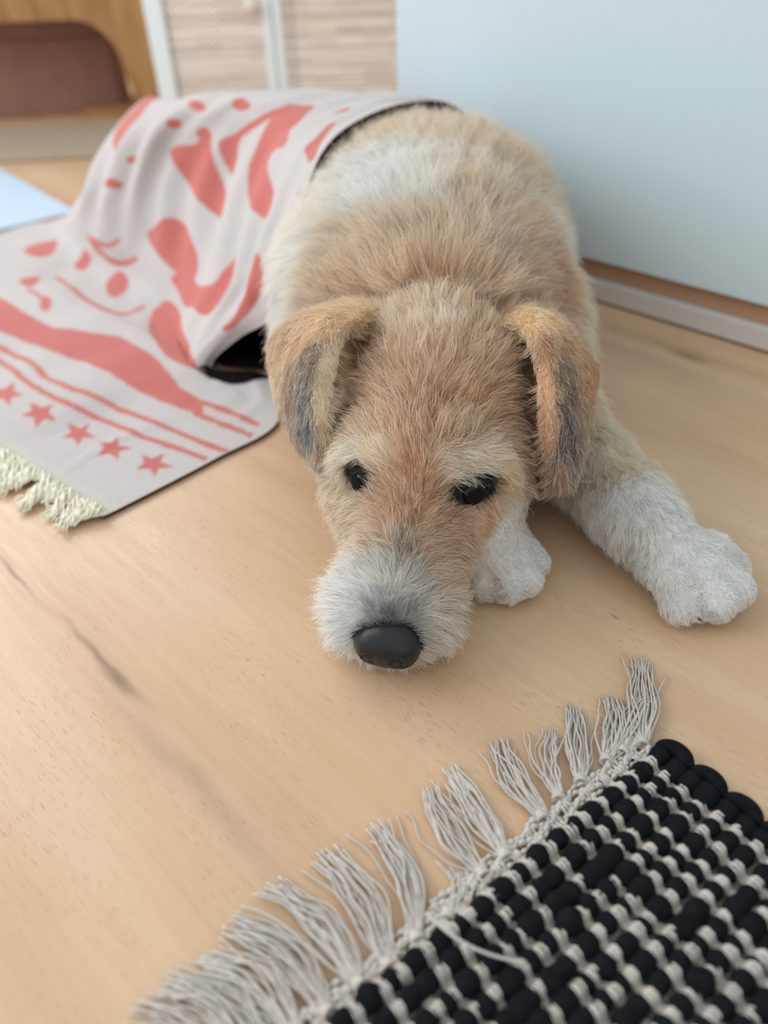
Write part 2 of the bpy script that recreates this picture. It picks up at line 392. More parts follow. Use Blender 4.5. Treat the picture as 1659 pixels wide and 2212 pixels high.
# torso, lying along the wall with the hind end turned to the left
TB = frame((-0.1, 1, 0))
ellip((0.040, 0.665, 0.098), TB, (0.112, 0.125, 0.092), 0.03)
ellip((0.056, 0.765, 0.100), TB, (0.114, 0.14, 0.094), 0.04)
ellip((-0.02, 0.885, 0.098), frame((-1, 0.6, 0)), (0.078, 0.11, 0.086), 0.03)
ellip((-0.14, 0.985, 0.074), frame((-1, 0.3, 0)), (0.052, 0.12, 0.070), 0.03)
ellip((-0.232, 1.0, 0.072), frame((-1, 0.1, 0.1)), (0.060, 0.060, 0.066), 0.03)
# shoulders
ellip((-0.045, 0.62, 0.075), frame((-0.3, 1, 0.4)), (0.035, 0.07, 0.065), 0.03)
ellip((0.112, 0.625, 0.078), frame((0.1, 1, 0.4)), (0.037, 0.07, 0.066), 0.03)
# neck and ruff
cone(HL(0.0, 0.19, 0.082), (0.047, 0.61, 0.100), 0.060, 0.085, 0.03)
# skull, jaw, muzzle
ellip(HL(-0.005, 0.158, 0.080), frame(HA + np.array([0, 0, 0.14])), (0.057, 0.080, 0.052), 0.02)
ellip(HL(0.001, 0.116, 0.078), HF, (0.041, 0.045, 0.032), 0.02)
ellip(HL(0, 0.125, 0.044), HF, (0.050, 0.06, 0.038), 0.02)
for s in (-1, 1):
    ellip(HL(-0.001 + 0.040 * s, 0.125, 0.058), HF, (0.022, 0.040, 0.030), 0.02)
    ellip(HL(0.003 + 0.032 * s, 0.101, 0.090), HF, (0.021, 0.017, 0.013), 0.012)      # brow
    ellip(HL(0.017 * s, 0.040, 0.027), HF, (0.019, 0.028, 0.021), 0.012)      # lip pads
cone(HL(0, 0.036, 0.036), HL(0.001, 0.100, 0.052), 0.0235, 0.039, 0.015)
cone(HL(0, 0.020, 0.040), HL(0.002, 0.098, 0.076), 0.014, 0.023, 0.015)
cone(HL(0, 0.030, 0.022), HL(0, 0.11, 0.03), 0.020, 0.032, 0.02)
# front legs
chain([(0.118, 0.61, 0.075), (0.130, 0.52, 0.042), (0.150, 0.452, 0.034), (0.168, 0.405, 0.031), (0.187, 0.364, 0.024)], [0.050, 0.030, 0.0225, 0.021, 0.020], 0.02)
chain([(-0.02, 0.58, 0.06), (0.01, 0.50, 0.036), (0.045, 0.43, 0.026), (0.062, 0.402, 0.024), (0.072, 0.380, 0.020)], [0.055, 0.033, 0.024, 0.021, 0.019], 0.02)
def paw(c, d, sc=1.0, spread=1.0):
    c = np.asarray(c, float); d = np.asarray(d, float); d = d / np.linalg.norm(d); s = np.array([d[1], -d[0], 0])
    for o, fwd, r in ((-1.5, -0.004, 0.0088), (-0.52, 0.006, 0.0098), (0.52, 0.006, 0.0098), (1.5, -0.004, 0.0088)):
        q = c + s * o * 0.0122 * sc * spread + d * (fwd + 0.012) * sc; q[2] = r * sc + 0.003
        p = c + s * o * 0.007 * sc - d * 0.012 * sc; p[2] = 0.017 * sc
        m = (p + q) / 2; m[2] = 0.0185 * sc
        cone(p, m, 0.010 * sc, r * 1.02 * sc, 0.006); cone(m, q, r * 1.02 * sc, r * sc, 0.003)
    for o in (-1.0, 0.0, 1.0):
        q = c + s * o * 0.0125 * sc * spread + d * 0.022 * sc; q[2] = 0.012; p = c + s * o * 0.0095 * sc + d * 0.002 * sc; p[2] = 0.0235 * sc
        cone(p, q, 0.0014, 0.0032, 0.003, sub=True)
paw((0.197, 0.357, 0), (0.42, -0.60, 0), 1.25, 1.12)
paw((0.076, 0.376, 0), (0.30, -0.60, 0), 1.08, 1.05)
# ears: folded flaps swept as a field of small spheres
def ear(rows, r=0.0042):
    """rows: lists of control points; lofted into a dense sheet of little spheres"""
    rows = [catmull(q, 34) for q in rows]; sh = np.stack(rows)                      # (m, 34, 3)
    grid = np.stack([catmull(sh[:, j], 48) for j in range(34)], 1).reshape(-1, 3)
    lo, hi = grid.min(0) - r, grid.max(0) + r
    def fn(x, y, z):
        x, y, z = np.broadcast_arrays(x, y, z); shp = x.shape
        P = np.stack([x.ravel(), y.ravel(), z.ravel()], 1).astype(np.float32); best = np.full(len(P), 1.0, np.float32)
        PT = np.ascontiguousarray(P.T)
        for g in grid.astype(np.float32):
            np.minimum(best, (PT[0] - g[0]) ** 2 + (PT[1] - g[1]) ** 2 + (PT[2] - g[2]) ** 2, out=best)
        return np.sqrt(best).reshape(shp) - r
    put(fn, lo, hi, 0.006, pad=0.012)
    return grid
EAR_L, EAR_R = EAR_L_ROWS, EAR_R_ROWS
for c_ in EAR_HOLLOW: ellip(c_, HF, (0.016, 0.024, 0.016), 0.008, sub=True)
cone(HL(-0.052, 0.226, 0.135), HL(0.046, 0.226, 0.135), 0.011, 0.011, 0.02, sub=True)              # crease behind the skull
gl = ear(EAR_L); gr = ear(EAR_R)
# rest on the floor
D = np.maximum(D, (0.0022 - gz)[None, None, :]).astype(np.float32)

def surface_nets(D, g0, h):
    S = D < 0
    c = np.zeros(np.array(D.shape) - 1, np.uint8)
    corners = [(i, j, k) for i in (0, 1) for j in (0, 1) for k in (0, 1)]
    sl = lambda o: tuple(slice(o[a], D.shape[a] - 1 + o[a]) for a in range(3))
    for o in corners: c += S[sl(o)]
    act = np.argwhere((c > 0) & (c < 8)); idx = -np.ones(c.shape, np.int32)
    idx[tuple(act.T)] = np.arange(len(act))
    pos = np.zeros((len(act), 3)); cnt = np.zeros(len(act))
    for a in corners:
        for ax in range(3):
            if a[ax]: continue
            b = list(a); b[ax] = 1
            da = D[tuple((act + a).T)]; db = D[tuple((act + b).T)]
            m = (da < 0) != (db < 0); t = np.where(m, da / np.where(m, da - db, 1), 0)
            p = np.array(a, float)[None].repeat(len(act), 0); p[:, ax] += t
            pos += p * m[:, None]; cnt += m
    V = (act + pos / cnt[:, None]) * h + g0
    F = []
    for ax in range(3):
        u, w = (ax + 1) % 3, (ax + 2) % 3
        s0 = [slice(1, -1)] * 3; s1 = [slice(1, -1)] * 3; s0[ax] = slice(0, -1); s1[ax] = slice(1, None)
        A = S[tuple(s0)]; B = S[tuple(s1)]
        for flip, M in ((False, A & ~B), (True, ~A & B)):
            e = np.argwhere(M); off = np.ones(3, int); off[ax] = 0; e = e + off
            eu = np.zeros(3, int); eu[u] = 1; ew = np.zeros(3, int); ew[w] = 1
            q = [idx[tuple((e - eu - ew).T)], idx[tuple((e - ew).T)], idx[tuple(e.T)], idx[tuple((e - eu).T)]]
            q = np.stack(q[::-1] if flip else q, 1); F.append(q)
    F = np.concatenate(F); F = F[(F >= 0).all(1)]
    return V, F
DV, DF = surface_nets(D, G0, GH)

def field(P):
    """trilinear lookup of the body distance"""
    f = np.clip((np.asarray(P) - G0) / GH, 0, GN - 1.001); i = f.astype(int); t = f - i
    out = 0
    for a in (0, 1):
        for b in (0, 1):
            for c in (0, 1):
                w = (t[:, 0] if a else 1 - t[:, 0]) * (t[:, 1] if b else 1 - t[:, 1]) * (t[:, 2] if c else 1 - t[:, 2])
                out = out + w * D[i[:, 0] + a, i[:, 1] + b, i[:, 2] + c]
    return out
def sink(p, depth):
    """move a point along the surface normal until it lies that deep in the body"""
    p = np.array(p, float)[None]
    for _ in range(12): p = p - fgrad(p) * (field(p) + depth)[:, None]
    return p[0]
def fgrad(P, e=0.004):
    g = np.stack([field(P + np.eye(3)[a] * e) - field(P - np.eye(3)[a] * e) for a in range(3)], 1)
    return g / (np.linalg.norm(g, axis=1)[:, None] + 1e-9)
# fur anchors on the body: x y z, normal, colour, length mm, lie of the hair
FUR = np.array([[-0.0007,0.2989,0.0514,0.07,-0.7,0.71,120,120,122,5.0,0.04,0.71,0.7],
[-0.0096,0.3023,0.0521,-0.38,-0.59,0.71,165,162,160,7.0,-0.59,0.75,0.31],
[0.0088,0.3001,0.0497,0.32,-0.71,0.62,165,160,155,7.0,0.67,0.64,0.39],
[-0.0003,0.307,0.0578,-0.01,-0.56,0.83,188,184,178,9.0,0.04,0.83,0.56],
[0.002,0.3186,0.0644,-0.04,-0.48,0.88,200,190,178,11.0,-0.15,0.87,0.46],
[-0.0146,0.3154,0.0557,-0.63,-0.27,0.73,236,236,234,13.0,-0.59,0.78,-0.22],
[-0.008,0.3108,0.058,-0.41,-0.4,0.82,226,225,222,11.0,-0.5,0.85,0.16],
[-0.0064,0.3207,0.0628,-0.47,-0.29,0.84,222,216,206,11.0,-0.45,0.89,0.05],
[-0.0176,0.3044,0.0467,-0.67,-0.54,0.51,236,236,234,9.0,-0.74,0.49,-0.46],
[0.0085,0.3125,0.0602,0.25,-0.54,0.81,212,204,192,11.0,0.54,0.77,0.35],
[-0.0259,0.3172,0.0434,-0.81,-0.24,0.54,234,234,232,16.0,-0.57,0.56,-0.6],
[-0.0314,0.3344,0.0335,-0.96,0.17,0.2,234,232,226,18.0,-0.49,0.61,-0.63],
[-0.0327,0.3231,0.0266,-1.0,-0.06,0.0,232,230,226,18.0,-0.48,0.48,-0.73],
[-0.0273,0.311,0.0187,-0.77,-0.54,-0.34,234,232,230,15.0,-0.43,0.34,-0.83],
[-0.0163,0.3046,0.0123,-0.46,-0.67,-0.59,230,226,222,9.0,-0.24,0.3,-0.92],
[0.014,0.3099,0.0559,0.44,-0.53,0.73,196,188,178,12.0,0.75,0.66,0.03],
[0.0213,0.3017,0.0417,0.51,-0.7,0.49,224,212,196,13.0,0.84,0.29,-0.46],
[0.0359,0.3168,0.0368,0.86,-0.37,0.36,218,198,172,16.0,0.51,0.49,-0.71],
[0.0326,0.3071,0.0238,0.84,-0.54,-0.1,226,214,198,16.0,0.55,0.25,-0.8],
[0.0197,0.3007,0.013,0.36,-0.74,-0.57,224,210,196,10.0,0.27,0.25,-0.93],
[0.0282,0.3252,0.0551,0.69,-0.48,0.54,214,184,148,13.0,0.72,0.54,-0.45],
[0.0421,0.3412,0.0452,0.84,-0.51,0.19,212,178,140,13.0,0.47,0.52,-0.71],
[0.0104,0.3289,0.0705,0.11,-0.55,0.83,158,136,114,9.0,0.14,0.84,0.53],
[-0.0031,0.3385,0.0717,-0.53,-0.31,0.79,206,178,148,10.0,-0.59,0.8,-0.09],
[-0.0227,0.3807,0.0388,-0.89,-0.33,-0.31,226,208,182,13.0,-0.51,0.61,-0.61],
[-0.0246,0.3476,0.0421,-0.86,0.28,0.44,232,224,212,14.0,-0.62,0.52,-0.59],
[0.0263,0.3379,0.0708,0.5,-0.64,0.59,205,166,126,10.0,0.8,0.59,-0.04],
[0.0467,0.35,0.0594,0.55,-0.81,0.2,210,170,130,9.0,0.64,0.25,-0.73],
[0.0122,0.3493,0.0846,-0.2,-0.6,0.78,186,140,102,9.0,0.04,0.79,0.62],
[0.021,0.362,0.0982,-0.05,-0.7,0.71,196,144,98,11.0,0.09,0.7,0.7],
[0.0047,0.3601,0.0903,-0.45,-0.62,0.64,206,166,126,9.0,-0.35,0.78,0.51],
[-0.02,0.3737,0.0633,-0.81,-0.53,0.24,226,206,176,9.0,-0.47,0.36,-0.81],
[-0.0253,0.3845,0.0734,-0.74,-0.6,0.3,228,210,182,9.0,-0.59,0.37,-0.72],
[0.0599,0.3578,0.065,0.4,-0.89,0.21,212,172,130,7.0,0.6,0.08,-0.8],
[0.0354,0.3535,0.0836,0.37,-0.79,0.49,190,146,108,8.0,0.66,0.6,0.45],
[-0.0153,0.3839,0.0994,-0.54,-0.51,0.67,230,218,198,13.0,-0.83,0.2,-0.52],
[-0.0014,0.3779,0.1029,-0.38,-0.58,0.72,226,206,178,12.0,-0.65,0.72,0.24],
[-0.0304,0.4026,0.0821,-0.97,-0.12,0.23,228,214,190,11.0,-0.62,0.55,-0.56],
[0.0539,0.3685,0.1019,0.07,-0.52,0.85,228,212,186,13.0,0.77,-0.52,-0.38],
[0.0402,0.3664,0.1007,0.08,-0.68,0.73,228,210,182,13.0,0.84,-0.36,-0.42],
[0.0688,0.3661,0.0963,0.46,-0.65,0.6,222,192,152,11.0,0.77,-0.04,-0.64],
[0.0208,0.3803,0.1118,-0.08,-0.48,0.87,198,154,112,14.0,0.05,0.87,0.49],
[0.002,0.3917,0.1118,-0.38,-0.36,0.85,212,180,140,14.0,-0.34,0.91,0.23],
[0.0429,0.3842,0.1115,0.25,-0.47,0.85,205,166,126,14.0,0.47,0.82,0.31],
[0.0275,0.4005,0.1215,-0.02,-0.36,0.93,184,138,97,14.0,0.14,0.92,0.36],
[0.0084,0.4125,0.1217,-0.35,-0.25,0.91,208,168,126,14.0,-0.24,0.96,0.17],
[0.0536,0.4094,0.12,0.35,-0.45,0.82,204,160,114,14.0,0.49,0.84,0.24],
[-0.0104,0.4241,0.1125,-0.7,-0.13,0.7,210,174,134,13.0,-0.45,0.84,-0.3],
[-0.0213,0.4138,0.0989,-0.76,0.08,0.64,220,190,152,13.0,-0.76,0.48,-0.44],
[0.0751,0.417,0.1097,0.62,-0.54,0.57,204,160,116,13.0,0.73,0.66,-0.18],
[0.0785,0.4032,0.0943,0.75,-0.33,0.57,206,164,120,12.0,0.65,0.5,-0.57],
[0.024,0.4363,0.1339,-0.21,-0.29,0.93,206,170,130,15.0,0.05,0.95,0.31],
[0.0439,0.468,0.1434,0.0,-0.21,0.98,224,204,176,18.0,0.11,0.97,0.21],
[0.0204,0.4816,0.1414,-0.39,-0.21,0.9,222,198,166,17.0,-0.01,0.98,0.22],
[0.0658,0.4451,0.1341,0.35,-0.34,0.88,206,168,124,15.0,0.3,0.92,0.24],
[-0.0038,0.4605,0.1226,-0.75,0.08,0.66,202,160,116,13.0,-0.46,0.89,-0.01],
[0.0635,0.4805,0.1435,0.34,-0.16,0.93,214,180,138,18.0,0.21,0.97,0.09],
[0.0021,0.5102,0.1327,0.9,-0.1,0.43,222,188,140,16.0,-0.24,0.7,0.67],
[0.0412,0.5133,0.1535,-0.14,-0.74,0.65,196,148,102,20.0,0.04,0.65,0.76],
[0.013,0.5312,0.1508,-0.6,-0.64,0.49,220,188,146,24.0,-0.23,0.72,0.65],
[0.0707,0.5191,0.1533,0.35,-0.52,0.78,214,178,135,24.0,0.31,0.85,0.43],
[-0.0176,0.5496,0.136,-0.71,-0.43,0.56,222,188,146,24.0,-0.39,0.9,0.19],
[0.0998,0.5338,0.1395,0.7,-0.3,0.64,210,170,124,24.0,0.43,0.9,-0.04],
[-0.0119,0.4888,0.1454,0.19,0.21,0.96,226,190,138,11.0,-0.92,-0.37,0.08],
[-0.0342,0.468,0.1481,-0.25,-0.01,0.97,218,182,136,9.0,-0.49,-0.86,-0.14],
[-0.03,0.4311,0.1324,0.71,-0.48,0.51,240,216,180,6.0,-0.02,-0.75,-0.66],
[-0.0336,0.4151,0.1155,0.6,-0.74,0.3,240,218,184,6.0,-0.05,-0.42,-0.91],
[-0.0355,0.4078,0.0981,0.47,-0.82,0.34,216,188,150,8.0,-0.06,-0.41,-0.91],
[-0.0431,0.4332,0.1351,-0.78,-0.25,0.57,128,104,84,9.0,-0.2,-0.77,-0.61],
[-0.0485,0.4267,0.1143,-0.94,-0.29,0.16,98,98,96,11.0,-0.06,-0.44,-0.9],
[-0.0467,0.4174,0.0994,-0.89,-0.44,0.13,104,106,102,12.0,0.15,-0.55,-0.82],
[-0.0395,0.4055,0.0876,-0.33,-0.93,0.16,186,164,140,13.0,-0.07,-0.14,-0.99],
[-0.0546,0.4796,0.132,-0.81,-0.19,0.56,206,166,120,10.0,-0.57,0.01,-0.82],
[-0.0665,0.4903,0.1169,-0.79,-0.28,0.54,206,166,120,10.0,-0.33,-0.54,-0.77],
[-0.0584,0.4566,0.1098,-0.89,-0.33,0.32,148,120,96,11.0,0.09,-0.81,-0.58],
[-0.0693,0.481,0.1058,-0.88,-0.33,0.34,214,188,152,9.0,-0.03,-0.68,-0.73],
[-0.0561,0.4343,0.0874,-0.92,-0.38,0.12,160,138,116,12.0,0.26,-0.8,-0.54],
[0.091,0.4699,0.1439,-0.85,0.05,0.53,228,192,140,11.0,0.19,-0.9,0.4],
[0.1028,0.4541,0.149,-0.01,0.06,1.0,224,188,138,9.0,0.39,-0.92,0.06],
[0.1013,0.4086,0.128,-0.56,-0.6,0.58,224,178,134,6.0,-0.05,-0.67,-0.74],
[0.1032,0.3945,0.1056,-0.5,-0.84,0.21,222,176,132,6.0,0.05,-0.27,-0.96],
[0.1069,0.4264,0.1418,0.54,-0.41,0.73,190,146,104,9.0,0.17,-0.8,-0.58],
[0.1127,0.4211,0.1318,0.78,-0.39,0.49,126,100,82,10.0,0.15,-0.65,-0.74],
[0.1154,0.4085,0.113,0.83,-0.44,0.35,84,68,60,11.0,0.1,-0.5,-0.86],
[0.1133,0.3954,0.0979,0.75,-0.58,0.3,92,76,68,12.0,0.01,-0.45,-0.89],
[0.135,0.4502,0.1137,0.87,-0.38,0.31,190,136,88,9.0,0.1,-0.49,-0.87],
[0.1264,0.4508,0.1304,0.77,-0.25,0.59,200,156,108,9.0,0.56,-0.19,-0.81],
[0.1271,0.4261,0.1054,0.87,-0.39,0.3,160,118,86,10.0,-0.21,-0.84,-0.5],
[0.108,0.3856,0.0841,-0.2,-0.92,0.34,160,126,100,12.0,0.03,-0.35,-0.94],
[0.0432,0.5413,0.1659,-0.06,-0.34,0.94,222,192,150,24.0,0.13,0.93,0.34],
[0.0075,0.5606,0.1638,-0.43,-0.4,0.81,226,198,160,26.0,-0.3,0.91,0.29],
[0.0816,0.5594,0.1648,0.4,-0.37,0.84,224,200,166,26.0,0.35,0.91,0.24],
[-0.0279,0.5762,0.1456,-0.59,-0.47,0.65,228,206,172,24.0,-0.59,0.81,0.05],
[0.1201,0.5757,0.1437,0.67,-0.43,0.6,218,184,142,24.0,0.55,0.83,-0.02],
[0.0238,0.6176,0.1895,-0.19,-0.1,0.98,240,240,238,26.0,-0.07,0.99,0.09],
[0.0091,0.6049,0.1834,-0.33,-0.2,0.92,240,240,238,26.0,-0.27,0.96,0.11],
[-0.0049,0.6361,0.1819,-0.4,-0.06,0.92,238,236,230,26.0,-0.28,0.96,-0.06],
[0.0345,0.5882,0.1841,-0.11,-0.36,0.93,236,228,216,26.0,0.06,0.93,0.37],
[0.0523,0.6193,0.1914,0.07,-0.08,0.99,226,212,194,26.0,0.11,0.99,0.08],
[0.0719,0.6013,0.1856,0.25,-0.2,0.95,222,196,158,26.0,0.19,0.97,0.16],
[-0.0397,0.6393,0.1607,-0.59,-0.1,0.8,238,230,214,24.0,-0.53,0.8,-0.29],
[-0.0587,0.6075,0.1388,-0.67,-0.33,0.67,240,236,228,20.0,-0.73,0.11,-0.68],
[-0.0752,0.6057,0.1053,-0.92,-0.34,0.21,240,236,230,18.0,-0.33,0.36,-0.87],
[-0.0845,0.6321,0.0778,-0.99,-0.15,-0.02,238,232,222,16.0,-0.29,0.16,-0.94],
[-0.0278,0.8395,0.1705,-0.32,-0.37,0.87,214,184,136,24.0,-0.48,0.86,0.19],
[-0.0477,0.8138,0.1426,-0.77,-0.31,0.56,216,188,142,22.0,-0.52,0.82,-0.26],
[0.0254,0.7539,0.192,-0.19,0.05,0.98,222,196,156,26.0,-0.08,0.93,0.36],
[0.0813,0.7277,0.1921,0.21,-0.02,0.98,226,200,162,28.0,0.27,0.89,0.37],
[0.1209,0.713,0.1753,0.54,-0.08,0.84,226,198,156,28.0,0.49,0.84,0.25],
[0.1614,0.7471,0.1353,0.9,-0.06,0.44,222,192,148,28.0,0.6,0.8,-0.1],
[0.1545,0.6501,0.1218,0.94,-0.12,0.31,238,228,214,24.0,0.67,0.61,-0.43],
[0.1629,0.6093,0.1003,0.92,-0.06,0.38,232,208,170,22.0,0.58,0.01,-0.81],
[0.1348,0.5774,0.1243,0.74,-0.47,0.49,200,146,94,18.0,0.67,0.4,-0.62],
[0.1642,0.5906,0.0813,0.96,-0.19,0.2,230,208,172,20.0,0.26,-0.26,-0.93],
[0.1619,0.7076,0.1235,0.94,-0.14,0.31,228,204,172,26.0,0.64,0.74,-0.2],
[0.0705,0.8028,0.1895,0.12,0.19,0.97,206,178,134,22.0,0.13,0.96,0.26],
[0.027,0.8766,0.1762,0.27,0.17,0.95,204,174,126,22.0,-0.07,0.95,0.31],
[0.163,0.5048,0.0526,0.92,-0.09,0.39,226,206,168,16.0,0.38,-0.45,-0.81],
[0.1612,0.4369,0.0574,0.3,-0.19,0.94,230,216,188,14.0,0.16,-0.96,-0.24],
[0.1698,0.3864,0.0517,-0.08,-0.44,0.89,236,234,230,11.0,0.33,-0.86,-0.39],
[0.1847,0.3508,0.0388,-0.1,-0.59,0.8,236,235,232,6.0,0.55,-0.7,-0.45],
[0.202,0.327,0.0254,-0.12,-0.54,0.84,236,234,230,4.0,0.32,-0.82,-0.48],
[0.218,0.3406,0.0272,0.14,-0.41,0.9,236,234,230,4.0,0.59,-0.7,-0.41],
[0.1718,0.3366,0.0236,-0.83,-0.44,0.35,234,230,224,7.0,0.1,-0.73,-0.67],
[0.1583,0.3747,0.0309,-0.79,-0.61,0.07,232,228,218,11.0,0.16,-0.32,-0.93],
[0.0697,0.3627,0.0531,0.6,-0.8,-0.05,234,229,222,4.0,0.35,0.32,-0.88],
[0.0807,0.3553,0.0243,0.27,-0.31,0.91,234,230,224,4.0,0.18,-0.91,-0.36],
[0.0663,0.3556,0.0207,0.16,-0.64,0.75,228,218,206,4.0,-0.06,-0.76,-0.64],
[0.0938,0.3633,0.0243,0.35,-0.19,0.92,234,230,224,4.0,0.48,-0.8,-0.35]])
# -- colours and lie of the coat, from the anchors
def coat(P, N, pw=2.6):
    A = FUR[:, :3]; AN = FUR[:, 3:6]; out_c = np.zeros((len(P), 3)); out_l = np.zeros(len(P)); out_d = np.zeros((len(P), 3))
    cols = lin(FUR[:, 6:9])
    for s in range(0, len(P), 20000):
        p = P[s:s + 20000]; n = N[s:s + 20000]
        d2 = ((p[:, None] - A[None]) ** 2).sum(2) + 0.018 ** 2 * (1 - n @ AN.T)
        w = 1.0 / (d2 + 0.0045 ** 2) ** pw; w /= w.sum(1)[:, None]
        out_c[s:s + 20000] = w @ cols; out_l[s:s + 20000] = w @ FUR[:, 9] * 0.001; out_d[s:s + 20000] = w @ FUR[:, 10:13]
    return out_c, out_l, out_d

def wave(P, scale, seed, k=5):
    """smooth pseudo-random scalar field"""
    r = np.random.default_rng(seed); o = 0
    for i in range(k):
        v = r.normal(size=3); v /= np.linalg.norm(v); f = scale * r.uniform(0.6, 1.8)
        o = o + np.sin(P @ v * f + r.uniform(0, 6.28) + 0.8 * np.sin(P @ r.normal(size=3) * f * 0.7))
    return o / math.sqrt(k)

EYES = [sink(HL(-0.0300, 0.0820, 0.0850), 0.0036), sink(HL(0.0372, 0.0812, 0.0850), 0.0036)]
def eye_mask(P):
    """1 in the dark bare rim of the eyes: an almond slanting outwards and back"""
    m = np.zeros(len(P))
    for c, s in zip(EYES, (-1, 1)):
        q = P - c; t = q @ HS * s; v = q @ HA; w = q[:, 2]
        al = t * 0.86 + v * 0.50 ; ac = v * 0.60 - t * 0.42 + w * 0.55
        m = np.maximum(m, np.exp(-((al / (0.0138 if s < 0 else 0.0185)) ** 2 + (ac / 0.0080) ** 2 + ((q ** 2).sum(1) / 0.028 ** 2) ** 2) ** 2))
    return m
def eye_ball(P): return np.min([np.linalg.norm(P - c, axis=1) for c in EYES], axis=0)

# which part of the body lies under the blanket (plan view line along the blanket's edge)
EDGE = np.array([(-0.30, 0.60), (-0.10, 0.615), (-0.083, 0.640), (-0.068, 0.70), (-0.040, 0.785), (0.005, 0.845), (0.05, 0.872), (0.12, 0.88), (0.3, 0.88)])
def covered(P):
    yy = np.interp(P[:, 0], EDGE[:, 0], EDGE[:, 1])
    return P[:, 1] - yy

def saddle_shade(P):
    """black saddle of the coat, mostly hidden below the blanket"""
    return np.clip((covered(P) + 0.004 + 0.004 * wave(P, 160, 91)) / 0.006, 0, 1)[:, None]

skin, n, l, b = new_mat('dog_skin')
at = n.new('ShaderNodeAttribute'); at.attribute_name = 'col'; l.new(at.outputs['Color'], b.inputs['Base Color']); b.inputs['Roughness'].default_value = 0.7
dog = tag(mesh_obj('dog', DV, DF, skin), 'tan and white wire-haired dog lying with its chin on the floor', 'dog')
VN = np.zeros(len(DV) * 3, np.float32); dog.data.vertices.foreach_get('normal', VN); VN = VN.reshape(-1, 3).astype(float)
cc, _, _ = coat(DV, VN)
em = np.clip((eye_mask(DV)[:, None] - 0.2) / 0.4, 0, 1)
NC = np.array([-0.0020, 0.2930, 0.0290])                                        # centre of the nose leather
def nose_dist(P):
    q = P - NC; return np.sqrt(((q @ HS) / 0.0190) ** 2 + ((q @ HA - 0.005) / 0.0145) ** 2 + ((q[:, 2] - 0.001) / 0.0160) ** 2)
rim = np.clip((1.22 - nose_dist(DV)) / 0.1, 0, 1)[:, None]
scol = cc * 0.78 * (1 - saddle_shade(DV)) + lin((26, 22, 20)) * saddle_shade(DV)  # covered skin blackened to stand for the shade in the pocket
scol = scol * (1 - em) + lin((34, 26, 24)) * em
colour_attr(dog, scol * (1 - rim) + lin((24, 23, 24)) * rim)

# -- roots
from mathutils.kdtree import KDTree
tri = np.concatenate([DF[:, [0, 1, 2]], DF[:, [0, 2, 3]]])
ctr = DV[tri].mean(1); cr = np.cross(DV[tri[:, 1]] - DV[tri[:, 0]], DV[tri[:, 2]] - DV[tri[:, 0]]); ar = np.linalg.norm(cr, axis=1) / 2
nrm = cr / (ar[:, None] * 2 + 1e-12)
dens = np.ones(len(ctr))
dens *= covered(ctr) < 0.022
dens *= ctr[:, 2] > 0.004
dens *= eye_ball(ctr) > 0.0090
qn = ctr - NC; dens *= ((qn @ HS) / 0.0195) ** 2 + ((qn @ HA - 0.005) / 0.0150) ** 2 + ((qn[:, 2] - 0.001) / 0.0165) ** 2 > np.where((qn @ HA > 0.007) & (qn[:, 2] > 0.002), 0.55, 1.0)
dens *= 1 - 0.5 * (eye_mask(ctr) > 0.5)
tocam = np.array([0, 0, 0.36]) - ctr; tocam /= np.linalg.norm(tocam, axis=1)[:, None]
facing = (nrm * tocam).sum(1)
dens *= np.where(facing > -0.35, 1.0, 0.35)
dens *= np.where(ctr[:, 1] > 0.56, 0.72, 1.1)
prob = dens * ar; prob /= prob.sum()
NH = 330000
fi = rng.choice(len(tri), NH, p=prob)
u, v = rng.random(NH), rng.random(NH); k = u + v > 1; u[k] = 1 - u[k]; v[k] = 1 - v[k]
T3 = DV[tri[fi]]; root = T3[:, 0] + u[:, None] * (T3[:, 1] - T3[:, 0]) + v[:, None] * (T3[:, 2] - T3[:, 0])
VNt = VN[tri[fi]]; nr = VNt[:, 0] + u[:, None] * (VNt[:, 1] - VNt[:, 0]) + v[:, None] * (VNt[:, 2] - VNt[:, 0]); nr /= np.linalg.norm(nr, axis=1)[:, None]
hc, hl, hd = coat(root, nr)
jit = np.stack([wave(root, 260, 11 + i) for i in range(3)], 1)
big = np.stack([wave(root, 90, 31 + i) for i in range(3)], 1)
hd = hd + 0.20 * jit + 0.16 * big + rng.normal(0, 0.16, (NH, 3))
hd -= nr * (hd * nr).sum(1)[:, None]; hd /= np.linalg.norm(hd, axis=1)[:, None] + 1e-9
onear = np.zeros(NH)
for g in (gl, gr):
    kde = KDTree(len(g))
    for i, q in enumerate(g): kde.insert(q, i)
    kde.balance()
    near_ = np.where(np.abs(root - g.mean(0)).max(1) < 0.08)[0]
    for i in near_: onear[i] = max(onear[i], float(kde.find(root[i])[2] < 0.0062))
onear_ = onear
ex = np.clip((eye_mask(root) - 0.22) / 0.40, 0, 1)
hl = hl * np.clip(rng.normal(1.0, 0.2, NH), 0.5, 1.6) * (1 - 0.80 * ex)
for pc in EAR_HOLLOW:                                                        # thin brown coat inside the ear fold, darkened for the shade there
    k_ = np.exp(-(((root - np.array(pc)) / 0.017) ** 2).sum(1) ** 2) * (onear_ < 0.5); hl *= 1 - 0.35 * k_; hc = hc * (1 - 0.75 * k_[:, None]) + lin((142, 92, 62)) * 0.75 * k_[:, None]
for pc in ((0.205, 0.345, 0.015), (0.08, 0.362, 0.012)):                        # sleek toes
    k_ = np.exp(-(((root - np.array(pc)) / 0.045) ** 2).sum(1) ** 2); hl *= 1 - 0.45 * k_
